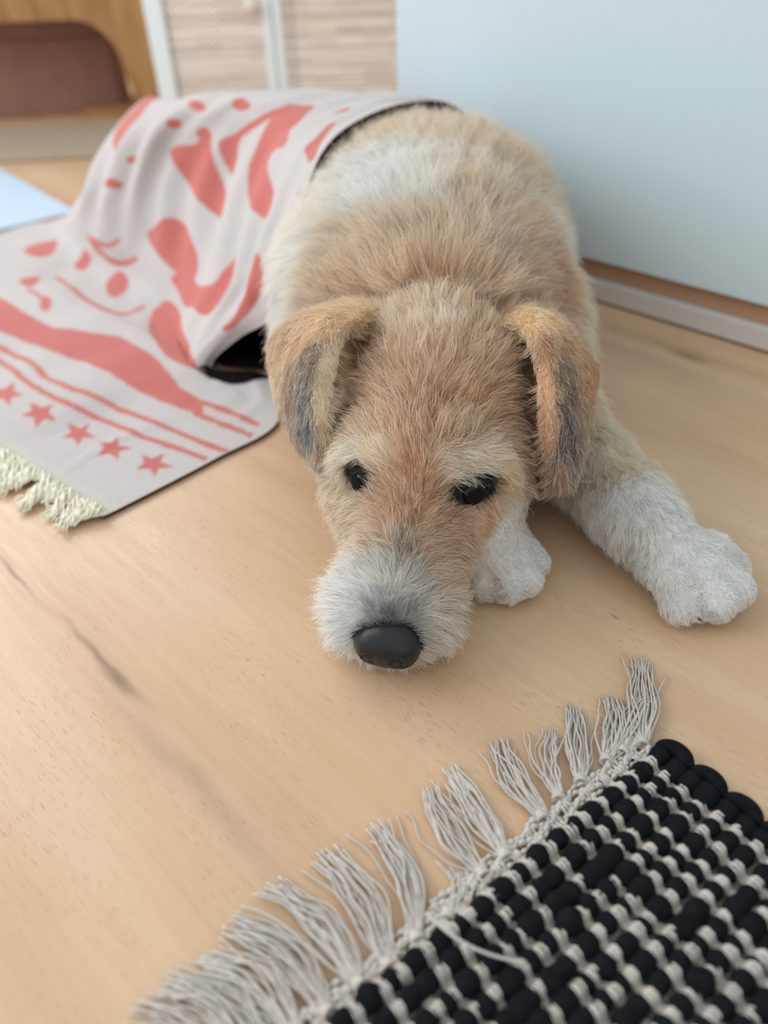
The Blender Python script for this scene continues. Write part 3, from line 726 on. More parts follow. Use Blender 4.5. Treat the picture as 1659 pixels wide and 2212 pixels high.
# colour variation: fine streaks, darker and paler guard hairs
val = np.exp(rng.normal(0, 0.13, NH) + 0.09 * wave(root, 330, 71) + 0.05 * wave(root, 120, 72))
hc = hc * val[:, None]; sdl = saddle_shade(root); hc = hc * (1 - sdl) + lin((34, 27, 24)) * sdl
face = root[:, 1] < 0.56
kind = rng.random(NH)
pale = (kind < 0.19) & (sdl[:, 0] < 0.3) & (ex < 0.3); hc[pale] = hc[pale] * 0.35 + 0.65 * lin((244, 232, 212)); hl[pale] *= 1.25
darkh = (kind > 0.93); hc[darkh] *= 0.6
hc = hc * (1 - ex[:, None]) + lin((27, 21, 19)) * ex[:, None]
qn = root - NC; nd_ = nose_dist(root)
nm = np.exp(-(np.maximum(nd_ - 1.0, 0) / 0.42) ** 2) * np.clip((qn[:, 2] + 0.002) / 0.008, 0, 1) * np.clip(1.25 - np.abs(qn @ HS) / 0.021, 0, 1)
nm *= 0.85 * np.exp(rng.normal(0, 0.25, NH)); nm = np.clip(nm, 0, 0.95)[:, None]
hc = hc * (1 - nm) + lin((52, 52, 54)) * nm; hl = hl * (1 - 0.35 * nm[:, 0])
hc = np.clip(hc, 0.01, 0.95) ** np.where((ex > 0.4) | (sdl[:, 0] > 0.5), 1.0, 0.60)[:, None]
lum = hc.mean(1, keepdims=True); hc = np.clip(lum + (hc - lum) * np.where(ex > 0.4, 1.0, np.where(root[:, 1] < 0.5, 1.12, 1.0))[:, None] * np.array([1.0, 1.02, 0.93]), 0.01, 0.97)
# -- shape of each hair
K = 6
hl = np.where(onear > 0, hl * 0.62, hl)
lift0 = np.where(onear > 0, 0.30, np.where(root[:, 1] < 0.56, 0.75, 0.85)) + rng.normal(0, 0.18, NH) + 0.25 * wave(root, 200, 55)
curl = rng.normal(0, 1, (NH, 3)); pts = np.zeros((NH, K + 1, 3)); pts[:, 0] = root - nr * 0.0006
for s in range(K):
    t = s / K
    d = hd * (0.45 + 0.75 * t) + nr * (lift0 * (1 - 0.95 * t))[:, None] + curl * (0.22 * math.sin(3.0 * t + 0.3)) + np.array([0, 0, -0.22 * t])
    d /= np.linalg.norm(d, axis=1)[:, None]
    q = pts[:, s] + d * (hl / K)[:, None]
    f = field(q); bad = f < 0.0008
    if bad.any(): q[bad] += fgrad(q[bad]) * (0.0010 - f[bad])[:, None]
    q[:, 2] = np.maximum(q[:, 2], 0.0012)
    pts[:, s + 1] = q
# -- clumps
nc = NH // 34; ci = rng.choice(NH, nc, replace=False); kd = KDTree(nc)
for i, j in enumerate(ci): kd.insert(root[j] + nr[j] * 0.01, i)
kd.balance()
near = np.array([kd.find(root[i] + nr[i] * 0.01)[1] for i in range(NH)]); cj = ci[near]
tt = np.linspace(0, 1, K + 1)[None, :, None]; strength = np.clip(rng.normal(0.66, 0.2, NH), 0, 0.93)[:, None, None] * (rng.random(NH) > 0.12)[:, None, None]
lead = pts[cj] * 1.0; rel = (hl / hl[cj])[:, None, None]
lead = lead[:, :1] + (lead - lead[:, :1]) * np.clip(rel, 0.6, 1.3)
pts = pts + (lead + (root - root[cj])[:, None] * 0.18 - pts) * strength * tt ** 1.4
pts[:, :, 2] = np.maximum(pts[:, :, 2], 0.0008)

def hair_object(name, pts, radius, cols, mat, parent):
    n_, k_ = pts.shape[:2]
    hcv = bpy.data.hair_curves.new(name); hcv.add_curves([k_] * n_)
    hcv.attributes['position'].data.foreach_set('vector', pts.astype(np.float32).ravel()) if 'position' in hcv.attributes else hcv.points.foreach_set('position', pts.astype(np.float32).ravel())
    ra = hcv.attributes.get('radius') or hcv.attributes.new('radius', 'FLOAT', 'POINT')
    ra.data.foreach_set('value', radius.astype(np.float32).ravel())
    ca = hcv.attributes.new('col', 'FLOAT_COLOR', 'CURVE'); c4 = np.ones((n_, 4), np.float32); c4[:, :3] = cols
    ca.data.foreach_set('color', c4.ravel())
    hcv.materials.append(mat)
    o = bpy.data.objects.new(name, hcv); C.objects.link(o); o.parent = parent
    return o
furm, n, l, b = new_mat('fur')
at = n.new('ShaderNodeAttribute'); at.attribute_name = 'col'; l.new(at.outputs['Color'], b.inputs['Base Color'])
b.inputs['Roughness'].default_value = 0.5; b.inputs['Specular IOR Level'].default_value = 0.25
tr = n.new('ShaderNodeBsdfTranslucent'); l.new(at.outputs['Color'], tr.inputs['Color'])
mx = n.new('ShaderNodeMixShader'); mx.inputs[0].default_value = 0.45
l.new(b.outputs[0], mx.inputs[1]); l.new(tr.outputs[0], mx.inputs[2]); l.new(mx.outputs[0], n['Material Output'].inputs['Surface'])
rad = np.linspace(1, 0.15, K + 1)[None] ** 0.7 * (0.000125 * np.exp(rng.normal(0, 0.2, NH)))[:, None]
hair_object('fur', pts, rad, hc, furm, dog)

# -- eyes
m_eye, n, l, b = new_mat('eye'); b.inputs['Base Color'].default_value = (*srgb(20, 14, 12), 1); b.inputs['Roughness'].default_value = 0.1; b.inputs['Specular IOR Level'].default_value = 0.35
lidm = plain('eyelid_skin', (20, 15, 14), 0.8, spec=0.15)
for c, s in zip(EYES, (-1, 1)):
    cen = Vector(c)
    bm = bmesh.new(); bmesh.ops.create_uvsphere(bm, u_segments=32, v_segments=20, radius=0.0078)
    bmesh.ops.translate(bm, verts=bm.verts[:], vec=cen)
    e = bm_obj('eye', bm, m_eye, dog, True)
    for nd, cut in ((Vector(HA) * 0.80 + Vector(HS) * (-0.62 * s) + Vector((0, 0, 0.25)), -0.0004), (-Vector(HA) * 0.80 + Vector(HS) * (0.62 * s) + Vector((0, 0, -0.1)), 0.0050)):
        bm = bmesh.new(); bmesh.ops.create_uvsphere(bm, u_segments=40, v_segments=28, radius=0.0085); nd.normalize()
        bmesh.ops.delete(bm, geom=[v_ for v_ in bm.verts if v_.co.dot(nd) < cut], context='VERTS')
        bmesh.ops.translate(bm, verts=bm.verts[:], vec=cen)
        ob = bm_obj('eyelid', bm, lidm, e, True); ob.modifiers.new('solid', 'SOLIDIFY').thickness = 0.0011

# -- nose leather
def small_net(fn, lo, hi, h):
    lo = np.asarray(lo); nn = np.ceil((np.asarray(hi) - lo) / h).astype(int)
    ax = [lo[i] + h * np.arange(nn[i]) for i in range(3)]
    return surface_nets(fn(*np.meshgrid(*ax, indexing='ij')).astype(np.float32), lo, h)
def sm(a, b, k):
    h = np.clip(0.5 + 0.5 * (b - a) / k, 0, 1); return b * (1 - h) + a * h - k * h * (1 - h)
def el(x, y, z, c, r):
    k0 = np.sqrt(((x - c[0]) / r[0]) ** 2 + ((y - c[1]) / r[1]) ** 2 + ((z - c[2]) / r[2]) ** 2)
    k1 = np.sqrt(((x - c[0]) / r[0] ** 2) ** 2 + ((y - c[1]) / r[1] ** 2) ** 2 + ((z - c[2]) / r[2] ** 2) ** 2)
    return k0 * (k0 - 1) / (k1 + 1e-6)
def nose_fn(x, y, z):                                             # x across, y back into the head, z up
    d = el(x, y, z, (0, 0.004, 0.0), (0.0155, 0.0125, 0.0150))
    for s in (-1, 1): d = sm(d, el(x, y, z, (0.0100 * s, 0.004, -0.001), (0.0088, 0.0105, 0.0115)), 0.006)
    d = sm(d, el(x, y, z, (0, 0.010, 0.009), (0.0125, 0.011, 0.0075)), 0.006)
    for s in (-1, 1):                                             # nostrils with a slit to the side
        for q, rr in (((0.0075 * s, -0.0085, -0.002), 0.0034), ((0.0120 * s, -0.0055, -0.0045), 0.0024), ((0.0155 * s, -0.001, -0.0055), 0.0018)):
            d = -sm(-d, np.sqrt((x - q[0]) ** 2 + (y - q[1]) ** 2 + (z - q[2]) ** 2) - rr, 0.002)
    g = np.sqrt(x ** 2 + (y + 0.0095) ** 2 + np.minimum(z + 0.003, 0) ** 2 * 0 + np.maximum(z + 0.003, 0) ** 2) - 0.0011
    return -sm(-d, g, 0.002)
NV, NF = small_net(nose_fn, (-0.024, -0.016, -0.020), (0.024, 0.026, 0.022), 0.0006)
NV = NV * 1.01
NVw = NC + NV[:, :1] * HS + NV[:, 1:2] * HA + NV[:, 2:3] * np.array([0, 0, 1.0])
m_nose, n, l, b = new_mat('nose_leather'); b.inputs['Base Color'].default_value = (*srgb(18, 18, 20), 1); b.inputs['Roughness'].default_value = 0.38; b.inputs['Specular IOR Level'].default_value = 0.5
vo = n.new('ShaderNodeTexVoronoi'); vo.inputs['Scale'].default_value = 900; tc = n.new('ShaderNodeTexCoord'); l.new(tc.outputs['Object'], vo.inputs['Vector'])
bp = n.new('ShaderNodeBump'); bp.inputs['Strength'].default_value = 0.22; bp.inputs['Distance'].default_value = 0.0003; l.new(vo.outputs['Distance'], bp.inputs['Height']); l.new(bp.outputs['Normal'], b.inputs['Normal'])
nose = mesh_obj('nose', NVw, NF, m_nose, dog); nose['label'] = 'black leathery nose'

# -- whiskers
wp = []
for s, a, z, dx, da, dz, L in ((-0.026, 0.036, 0.034, -1, 0.25, 0.10, 0.026), (-0.027, 0.044, 0.030, -1, 0.5, 0.02, 0.024), (-0.026, 0.050, 0.036, -1, 0.7, 0.15, 0.022),
                             (0.024, 0.040, 0.032, 1, 0.35, 0.05, 0.024), (0.025, 0.030, 0.028, 1, 0.1, -0.1, 0.022), (0.025, 0.052, 0.034, 1, 0.6, 0.1, 0.02)):
    p = HL(s * 0.8, a, z); d = HS * dx + HA * da + np.array([0, 0, dz]); d /= np.linalg.norm(d)
    wp.append(np.stack([p + d * L * t * 1.6 + np.array([0, 0, -0.004]) * t * t for t in np.linspace(0, 1, 9)]))
hair_object('whiskers', np.stack(wp), np.linspace(1, 0.2, 9)[None].repeat(len(wp), 0) * 0.00016, np.tile(lin((214, 196, 170)), (len(wp), 1)), furm, dog)
# blanket: profiles across the dog (from the fringe end up over the back), every few centimetres along it
BL = np.array([[[-0.225,0.4437,0.002],[-0.1807,0.486,0.002],[-0.1362,0.5303,0.003],[-0.0914,0.5814,0.003],[-0.1011,0.6656,0.005],[-0.1558,0.6811,0.004],[-0.1617,0.6894,0.012],[-0.1312,0.6861,0.037],[-0.0964,0.6542,0.068],[-0.0815,0.6363,0.105],[-0.0673,0.6831,0.14],[-0.0448,0.7362,0.185],[-0.0099,0.7995,0.2],[0.045,0.855,0.204],[0.095,0.88,0.19],[0.135,0.885,0.13],],
[[-0.256,0.4664,0.003],[-0.2206,0.5225,0.003],[-0.1741,0.5704,0.004],[-0.1279,0.62,0.004],[-0.1409,0.654,0.004],[-0.1724,0.6843,0.003],[-0.1794,0.6928,0.01],[-0.1557,0.7014,0.037],[-0.1251,0.6934,0.07],[-0.1097,0.6891,0.1],[-0.0925,0.7381,0.14],[-0.0649,0.7813,0.185],[-0.015,0.832,0.203],[0.035,0.875,0.204],[0.085,0.9,0.188],[0.122,0.905,0.125],],
[[-0.289,0.495,0.003],[-0.2604,0.5566,0.005],[-0.2196,0.6134,0.006],[-0.1771,0.6631,0.008],[-0.1782,0.681,0.006],[-0.1943,0.7176,0.003],[-0.2011,0.7342,0.008],[-0.1829,0.7404,0.035],[-0.1568,0.7484,0.072],[-0.1419,0.7724,0.1],[-0.1215,0.8249,0.14],[-0.0903,0.8519,0.185],[-0.04,0.858,0.202],[0.015,0.895,0.204],[0.068,0.92,0.185],[0.102,0.93,0.12],],
[[-0.3473,0.5389,0.002],[-0.3206,0.6126,0.006],[-0.284,0.6818,0.01],[-0.2359,0.7355,0.014],[-0.23,0.7584,0.008],[-0.2309,0.7957,0.004],[-0.2332,0.8189,0.01],[-0.2264,0.8343,0.033],[-0.2095,0.858,0.068],[-0.1909,0.8755,0.102],[-0.1653,0.9065,0.146],[-0.1299,0.9139,0.187],[-0.085,0.905,0.2],[-0.02,0.93,0.2],[0.03,0.955,0.175],[0.06,0.975,0.11],],
[[-0.4237,0.5947,0.002],[-0.4066,0.7008,0.005],[-0.3704,0.7774,0.01],[-0.3189,0.8146,0.018],[-0.3082,0.8467,0.012],[-0.2982,0.8891,0.008],[-0.2933,0.9117,0.016],[-0.2829,0.9165,0.042],[-0.2666,0.929,0.078],[-0.249,0.9467,0.114],[-0.219,0.9587,0.155],[-0.1805,0.9515,0.187],[-0.155,0.972,0.194],[-0.105,0.998,0.186],[-0.06,1.015,0.15],[-0.035,1.025,0.1],],
[[-0.5111,0.6587,0.002],[-0.5109,0.7849,0.004],[-0.4732,0.8713,0.008],[-0.4125,0.9065,0.014],[-0.387,0.9288,0.01],[-0.3719,0.9657,0.01],[-0.3609,0.9778,0.02],[-0.343,0.9732,0.05],[-0.3184,0.9663,0.09],[-0.2953,0.9737,0.124],[-0.2655,0.9815,0.159],[-0.2421,1.0182,0.178],[-0.225,1.045,0.18],[-0.185,1.06,0.172],[-0.15,1.07,0.13],[-0.13,1.075,0.085],],
[[-0.5912,0.721,0.002],[-0.6043,0.8684,0.003],[-0.5754,0.9626,0.004],[-0.5156,1.0073,0.006],[-0.4744,1.0284,0.006],[-0.4452,1.0549,0.008],[-0.4284,1.0788,0.015],[-0.4023,1.0594,0.042],[-0.37,1.0365,0.08],[-0.3503,1.0588,0.11],[-0.3257,1.0939,0.137],[-0.3024,1.1387,0.152],[-0.285,1.15,0.146],[-0.26,1.155,0.12],[-0.24,1.16,0.08],[-0.225,1.165,0.04],],
[[-0.6773,0.7917,0.002],[-0.7045,0.9498,0.002],[-0.6705,1.0339,0.002],[-0.6031,1.0798,0.002],[-0.5539,1.1025,0.002],[-0.5137,1.1381,0.003],[-0.4829,1.1685,0.004],[-0.4625,1.1918,0.004],[-0.44,1.2,0.003],[-0.41,1.21,0.004],[-0.37,1.2,0.004],[-0.33,1.18,0.004],[-0.28,1.17,0.004],[-0.24,1.16,0.004],[-0.2,1.15,0.004],[-0.16,1.14,0.004]]])
# woven motifs, outlines in blanket coordinates (row, station)
MOTIFS = [[[3.925,9.825],[3.625,9.975],[3.55,10.125],[3.7,10.25],[3.725,10.375],[3.6,10.45],[3.45,10.375],[3.275,10.15],[3.025,9.85],[2.675,9.525],[2.525,9.3],[2.525,9.2],[2.575,9.15],[2.675,9.1],[2.825,9.1],[3.05,9.125],[3.25,9.2],[3.45,9.3],[3.625,9.4],[3.775,9.5],[3.925,9.6],[4.05,9.7]],
[[2.55,12.0],[2.775,11.825],[2.675,11.45],[2.475,11.05],[2.4,10.8],[2.35,10.6],[2.325,10.375],[2.325,10.2],[2.25,10.0],[2.125,9.775],[1.975,9.7],[1.85,9.675],[1.65,9.7],[1.425,9.725],[1.25,9.75],[1.075,9.825],[1.025,9.875],[1.025,10.0],[1.125,10.075],[1.275,10.175],[1.45,10.25],[1.625,10.35],[1.725,10.45],[1.725,10.575],[1.65,10.675],[1.5,10.775],[1.5,10.9],[1.675,11.05],[1.825,11.225],[2.0,11.475],[2.225,11.775],[2.35,11.975]],
[[2.7,11.45],[2.6,11.4],[2.5,11.175],[2.575,10.875],[2.7,10.65],[2.8,10.5],[2.8,10.35],[2.725,10.175],[2.675,10.025],[2.65,9.925],[2.675,9.85],[2.75,9.875],[2.9,9.95],[3.1,10.15],[3.15,10.275],[3.075,10.375],[2.95,10.5],[2.85,10.7],[2.725,10.925],[2.675,11.25]],
[[0.775,11.625],[0.75,11.575],[0.625,11.45],[0.45,11.275],[0.325,11.125],[0.2,11.0],[0.175,10.925],[0.225,10.85],[0.35,10.825],[0.55,10.875],[0.7,10.925],[0.8,10.95],[0.825,11.05],[0.775,11.2],[0.825,11.325],[0.9,11.475],[0.925,11.575],[0.825,11.625]],
[[1.675,11.925],[1.7,12.125],[1.575,12.15],[1.275,12.025],[1.225,11.925],[1.375,11.825],[1.525,11.775],[1.625,11.8]],
[[3.15,11.3],[3.05,11.15],[3.05,11.075],[3.1,11.025],[3.2,11.0],[3.3,11.025],[3.425,11.1],[3.5,11.175],[3.55,11.3],[3.575,11.425],[3.55,11.5],[3.5,11.55],[3.375,11.475],[3.25,11.4]],
[[4.0,11.025],[3.975,10.975],[3.975,10.875],[4.025,10.85],[4.1,10.825],[4.2,10.875],[4.275,10.9],[4.35,10.975],[4.375,11.05],[4.375,11.125],[4.325,11.175],[4.25,11.2],[4.175,11.175],[4.075,11.1]],
[[4.175,10.4],[4.15,10.325],[4.15,10.275],[4.2,10.225],[4.275,10.225],[4.35,10.225],[4.4,10.25],[4.45,10.3],[4.475,10.375],[4.45,10.425],[4.4,10.45],[4.35,10.475],[4.275,10.475],[4.225,10.45]],
[[4.025,5.425],[4.0,5.075],[4.0,4.775],[4.0,4.6],[4.05,4.475],[4.15,4.425],[4.25,4.55],[4.35,4.75],[4.425,5.0],[4.425,5.325],[4.375,5.7],[4.275,5.875],[4.175,5.875],[4.075,5.7]],
[[4.975,5.8],[4.95,5.4],[4.95,5.1],[4.975,4.925],[5.025,4.825],[5.075,4.875],[5.175,4.9],[5.25,5.05],[5.3,5.3],[5.325,5.525],[5.275,5.925],[5.2,6.05],[5.125,6.075],[5.05,6.025]],
[[4.775,8.55],[4.775,8.475],[4.8,8.4],[4.875,8.35],[4.975,8.325],[5.075,8.3],[5.15,8.325],[5.2,8.375],[5.2,8.425],[5.15,8.5],[5.075,8.575],[4.975,8.6],[4.875,8.6],[4.825,8.6]],
[[4.75,9.3],[4.75,9.25],[4.75,9.2],[4.8,9.175],[4.825,9.15],[4.875,9.15],[4.925,9.175],[4.975,9.225],[4.975,9.25],[4.95,9.275],[4.925,9.325],[4.875,9.35],[4.825,9.35],[4.775,9.325]],
[[4.4,2.7],[4.35,2.625],[4.3,2.55],[4.3,2.5],[4.3,2.475],[4.35,2.475],[4.425,2.525],[4.5,2.6],[4.55,2.65],[4.6,2.725],[4.625,2.8],[4.6,2.825],[4.55,2.825],[4.475,2.775]],
[[3.925,7.65],[3.825,7.825],[3.7,8.025],[3.55,8.275],[3.425,8.425],[3.275,8.45],[3.125,8.4],[2.95,8.25],[2.8,8.075],[2.7,7.875],[2.65,7.675],[2.65,7.5],[2.525,7.475],[2.3,7.6],[2.15,7.7],[2.075,7.775],[2.025,7.95],[2.025,8.225],[1.975,8.6],[1.925,8.95],[1.85,9.05],[1.75,8.975],[1.675,8.8],[1.575,8.5],[1.525,8.1],[1.5,7.775],[1.5,7.55],[1.55,7.4],[1.675,7.25],[1.9,7.125],[2.075,7.1],[2.2,7.1],[2.35,7.025],[2.55,6.825],[2.725,6.725],[2.875,6.825],[3.025,6.9],[3.175,7.0],[3.2,7.125],[3.125,7.25],[3.125,7.3],[3.2,7.275],[3.425,7.325],[3.8,7.475]],
[[1.025,9.25],[0.925,9.325],[0.825,9.25],[0.7,9.1],[0.6,8.9],[0.55,8.6],[0.575,8.225],[0.55,7.875],[0.55,7.6],[0.5,7.3],[0.575,7.15],[0.75,7.1],[0.8,7.2],[0.75,7.45],[0.8,7.7],[0.925,7.975],[1.0,8.325],[1.025,8.675],[1.05,8.925],[1.075,9.125]],
[[3.3,5.95],[3.15,6.275],[2.95,6.375],[2.675,6.35],[2.325,6.375],[1.925,6.325],[1.45,6.225],[0.925,6.075],[0.725,5.825],[1.9,4.125],[2.075,3.325],[2.225,3.1],[2.4,3.0],[2.6,2.95],[2.825,3.025],[3.1,3.35],[3.3,4.35],[3.4,5.075]],
[[5.125,3.95],[4.975,3.9],[4.85,3.825],[4.7,3.725],[4.55,3.6],[4.425,3.525],[4.275,3.45],[4.15,3.4],[4.025,3.4],[3.925,3.4],[3.85,3.425],[3.775,3.5],[3.725,3.575],[3.7,3.725],[3.65,3.925],[3.625,4.075],[3.6,4.275],[3.575,4.5],[3.55,4.725],[3.525,4.925],[3.575,5.05],[3.6,4.85],[3.65,4.575],[3.65,4.425],[3.675,4.25],[3.7,4.125],[3.75,4.0],[3.775,3.975],[3.85,3.85],[3.9,3.825],[3.975,3.8],[4.1,3.725],[4.225,3.75],[4.35,3.8],[4.5,3.85],[4.625,3.925],[4.775,3.975],[4.9,4.05],[5.05,4.1],[5.175,4.15]],
[[5.15,6.6],[5.1,6.525],[5.05,6.45],[5.0,6.375],[4.95,6.325],[4.9,6.275],[4.825,6.2],[4.775,6.175],[4.7,6.125],[4.625,6.075],[4.55,6.025],[4.475,6.025],[4.4,6.05],[4.325,6.1],[4.25,6.2],[4.175,6.3],[4.1,6.4],[4.05,6.55],[4.0,6.675],[3.95,6.8],[4.025,6.875],[4.075,6.775],[4.125,6.65],[4.175,6.55],[4.225,6.475],[4.275,6.425],[4.325,6.35],[4.4,6.325],[4.475,6.325],[4.525,6.275],[4.6,6.325],[4.65,6.325],[4.725,6.4],[4.775,6.425],[4.825,6.475],[4.875,6.525],[4.925,6.6],[4.95,6.65],[5.0,6.725],[5.05,6.775]],
[[5.05,6.55],[4.975,6.575],[4.9,6.575],[4.825,6.575],[4.75,6.575],[4.675,6.6],[4.6,6.65],[4.55,6.75],[4.5,6.825],[4.45,6.925],[4.425,7.0],[4.375,7.075],[4.45,7.15],[4.5,7.075],[4.525,6.975],[4.575,6.925],[4.6,6.85],[4.65,6.8],[4.675,6.75],[4.725,6.75],[4.8,6.75],[4.875,6.75],[4.95,6.75],[5.025,6.725]],
[[5.275,7.5],[5.275,7.375],[5.3,7.275],[5.325,7.15],[5.325,7.0],[5.3,6.85],[5.275,6.725],[5.25,6.675],[5.175,6.55],[5.125,6.525],[5.075,6.475],[5.025,6.4],[4.975,6.5],[5.025,6.575],[5.075,6.625],[5.125,6.675],[5.175,6.75],[5.2,6.8],[5.225,6.9],[5.225,7.0],[5.225,7.15],[5.225,7.275],[5.2,7.4],[5.2,7.525]],
[[4.875,2.75],[4.8,2.725],[4.75,2.725],[4.7,2.725],[4.65,2.7],[4.575,2.7],[4.525,2.675],[4.475,2.675],[4.525,2.75],[4.575,2.775],[4.65,2.775],[4.7,2.8],[4.75,2.8],[4.8,2.8],[4.875,2.825],[4.925,2.825]],
[[5.975,5.25],[5.975,4.9],[5.925,4.55],[5.825,4.15],[5.675,3.7],[5.4,3.225],[5.225,2.95],[5.05,2.825],[4.95,2.825],[4.925,2.925],[5.05,3.225],[5.4,3.975],[5.575,4.475],[5.7,4.925],[5.825,5.175],[5.9,5.375]],
[[6.2,3.775],[6.125,3.875],[6.0,3.8],[5.85,3.525],[5.75,3.2],[5.75,2.9],[5.85,2.85],[6.05,3.05],[6.175,3.3],[6.225,3.575]],
[[5.4,2.275],[5.3,2.275],[5.175,2.3],[5.075,2.3],[4.975,2.325],[4.875,2.325],[4.75,2.325],[4.6,2.3],[4.475,2.275],[4.35,2.275],[4.25,2.275],[4.125,2.275],[4.025,2.275],[3.925,2.275],[3.85,2.325],[3.8,2.375],[3.75,2.425],[3.675,2.45],[3.625,2.5],[3.55,2.55],[3.5,2.6],[3.425,2.65],[3.375,2.7],[3.3,2.75],[3.2,2.75],[3.075,2.75],[2.95,2.75],[2.825,2.775],[2.725,2.775],[2.6,2.775],[2.475,2.75],[2.35,2.725],[2.225,2.7],[2.1,2.675],[1.975,2.625],[1.85,2.625],[1.7,2.625],[1.575,2.625],[1.45,2.6],[1.175,2.425],[1.3,2.375],[1.425,2.35],[1.55,2.325],[1.65,2.325],[1.775,2.3],[1.875,2.275],[2.0,2.275],[2.1,2.25],[2.2,2.225],[2.325,2.2],[2.425,2.175],[2.525,2.175],[2.65,2.15],[2.75,2.15],[2.85,2.125],[2.95,2.1],[3.05,2.1],[3.15,2.075],[3.25,2.025],[3.35,1.975],[3.45,1.95],[3.55,1.9],[3.65,1.875],[3.75,1.85],[3.825,1.825],[3.925,1.8],[4.025,1.775],[4.1,1.775],[4.2,1.75],[4.275,1.75],[4.375,1.725],[4.475,1.725],[4.55,1.725],[4.65,1.7],[4.75,1.7],[4.85,1.8],[4.975,1.9],[5.1,2.025],[5.25,2.125]],
[[1.45,2.55],[1.35,2.55],[1.225,2.575],[1.125,2.575],[1.025,2.6],[0.9,2.625],[0.8,2.65],[0.675,2.675],[0.575,2.675],[0.45,2.7],[0.35,2.725],[0.225,2.75],[0.3,2.825],[0.425,2.8],[0.525,2.8],[0.65,2.775],[0.75,2.75],[0.875,2.725],[0.975,2.725],[1.1,2.7],[1.2,2.675],[1.325,2.65],[1.425,2.65],[1.55,2.625]],
[[1.25,2.325],[1.15,2.35],[1.05,2.35],[0.95,2.375],[0.85,2.4],[0.75,2.4],[0.625,2.425],[0.525,2.45],[0.4,2.475],[0.3,2.5],[0.175,2.525],[0.075,2.525],[0.15,2.625],[0.275,2.575],[0.375,2.575],[0.5,2.55],[0.625,2.525],[0.725,2.5],[0.825,2.475],[0.95,2.45],[1.025,2.45],[1.15,2.425],[1.225,2.425],[1.35,2.4]],
[[4.45,1.45],[4.35,1.45],[4.275,1.45],[4.175,1.475],[4.1,1.475],[4.0,1.475],[3.875,1.5],[3.775,1.5],[3.675,1.525],[3.575,1.525],[3.475,1.525],[3.375,1.5],[3.25,1.5],[3.125,1.525],[2.975,1.55],[2.825,1.575],[2.725,1.625],[2.65,1.65],[2.475,1.7],[2.3,1.75],[2.15,1.775],[2.0,1.825],[1.85,1.85],[1.65,1.875],[1.45,1.9],[1.25,1.925],[1.05,1.95],[0.85,1.975],[0.65,2.0],[0.475,2.025],[0.3,2.05],[0.1,2.1],[0.0,2.15],[0.025,2.2],[0.2,2.175],[0.375,2.15],[0.575,2.1],[0.75,2.075],[0.925,2.05],[1.125,2.025],[1.325,2.0],[1.55,1.975],[1.75,1.95],[1.9,1.925],[2.075,1.9],[2.225,1.85],[2.375,1.825],[2.525,1.775],[2.7,1.725],[2.8,1.675],[2.875,1.65],[3.025,1.625],[3.175,1.575],[3.275,1.575],[3.375,1.6],[3.475,1.6],[3.6,1.6],[3.7,1.6],[3.825,1.575],[3.925,1.575],[4.025,1.575],[4.125,1.55],[4.225,1.55],[4.325,1.55],[4.4,1.525],[4.5,1.525]],
[[4.275,1.275],[4.2,1.275],[4.125,1.275],[4.025,1.3],[3.925,1.3],[3.8,1.3],[3.625,1.3],[3.55,1.275],[3.45,1.275],[3.35,1.275],[3.25,1.275],[3.15,1.3],[3.05,1.3],[2.95,1.325],[2.85,1.325],[2.75,1.35],[2.65,1.375],[2.55,1.4],[2.45,1.425],[2.35,1.45],[2.25,1.475],[2.05,1.525],[1.875,1.55],[1.675,1.575],[1.5,1.575],[1.3,1.6],[1.05,1.65],[0.925,1.675],[0.825,1.675],[0.675,1.725],[0.55,1.75],[0.425,1.775],[0.3,1.8],[0.175,1.825],[0.05,1.85],[0.125,1.925],[0.25,1.9],[0.375,1.875],[0.5,1.85],[0.65,1.825],[0.775,1.8],[0.9,1.775],[1.025,1.75],[1.125,1.725],[1.375,1.675],[1.575,1.675],[1.75,1.65],[1.925,1.625],[2.1,1.6],[2.3,1.55],[2.4,1.525],[2.5,1.5],[2.6,1.475],[2.7,1.45],[2.8,1.425],[2.9,1.4],[2.975,1.4],[3.075,1.375],[3.175,1.375],[3.275,1.35],[3.375,1.35],[3.475,1.35],[3.55,1.375],[3.65,1.375],[3.825,1.375],[3.975,1.375],[4.075,1.375],[4.15,1.375],[4.25,1.35],[4.325,1.35]],
[[1.925,1.275],[1.975,1.225],[2.075,1.15],[1.975,1.0],[2.175,1.075],[2.25,1.025],[2.325,0.975],[2.3,1.125],[2.475,1.2],[2.275,1.25],[2.25,1.4],[2.15,1.25]],
[[1.2,1.4],[1.25,1.325],[1.3,1.25],[1.075,1.125],[1.375,1.15],[1.45,1.075],[1.5,1.025],[1.575,1.175],[1.825,1.225],[1.725,1.25],[1.6,1.3],[1.675,1.45],[1.45,1.325],[1.325,1.375]],
[[0.3,1.5],[0.35,1.425],[0.425,1.35],[0.275,1.2],[0.525,1.275],[0.6,1.2],[0.675,1.15],[0.725,1.3],[0.975,1.4],[0.85,1.4],[0.725,1.425],[0.725,1.6],[0.55,1.45],[0.425,1.475]],
[[2.575,1.125],[2.65,1.075],[2.725,1.05],[2.7,0.875],[2.85,0.975],[2.925,0.925],[3.0,0.9],[2.95,1.025],[3.075,1.125],[2.9,1.15],[2.85,1.225],[2.825,1.275],[2.75,1.15]],
[[3.2,1.15],[3.25,1.075],[3.3,1.0],[3.2,0.9],[3.375,0.925],[3.425,0.85],[3.475,0.8],[3.475,0.925],[3.625,0.975],[3.55,1.0],[3.475,1.05],[3.475,1.2],[3.35,1.1],[3.275,1.125]],
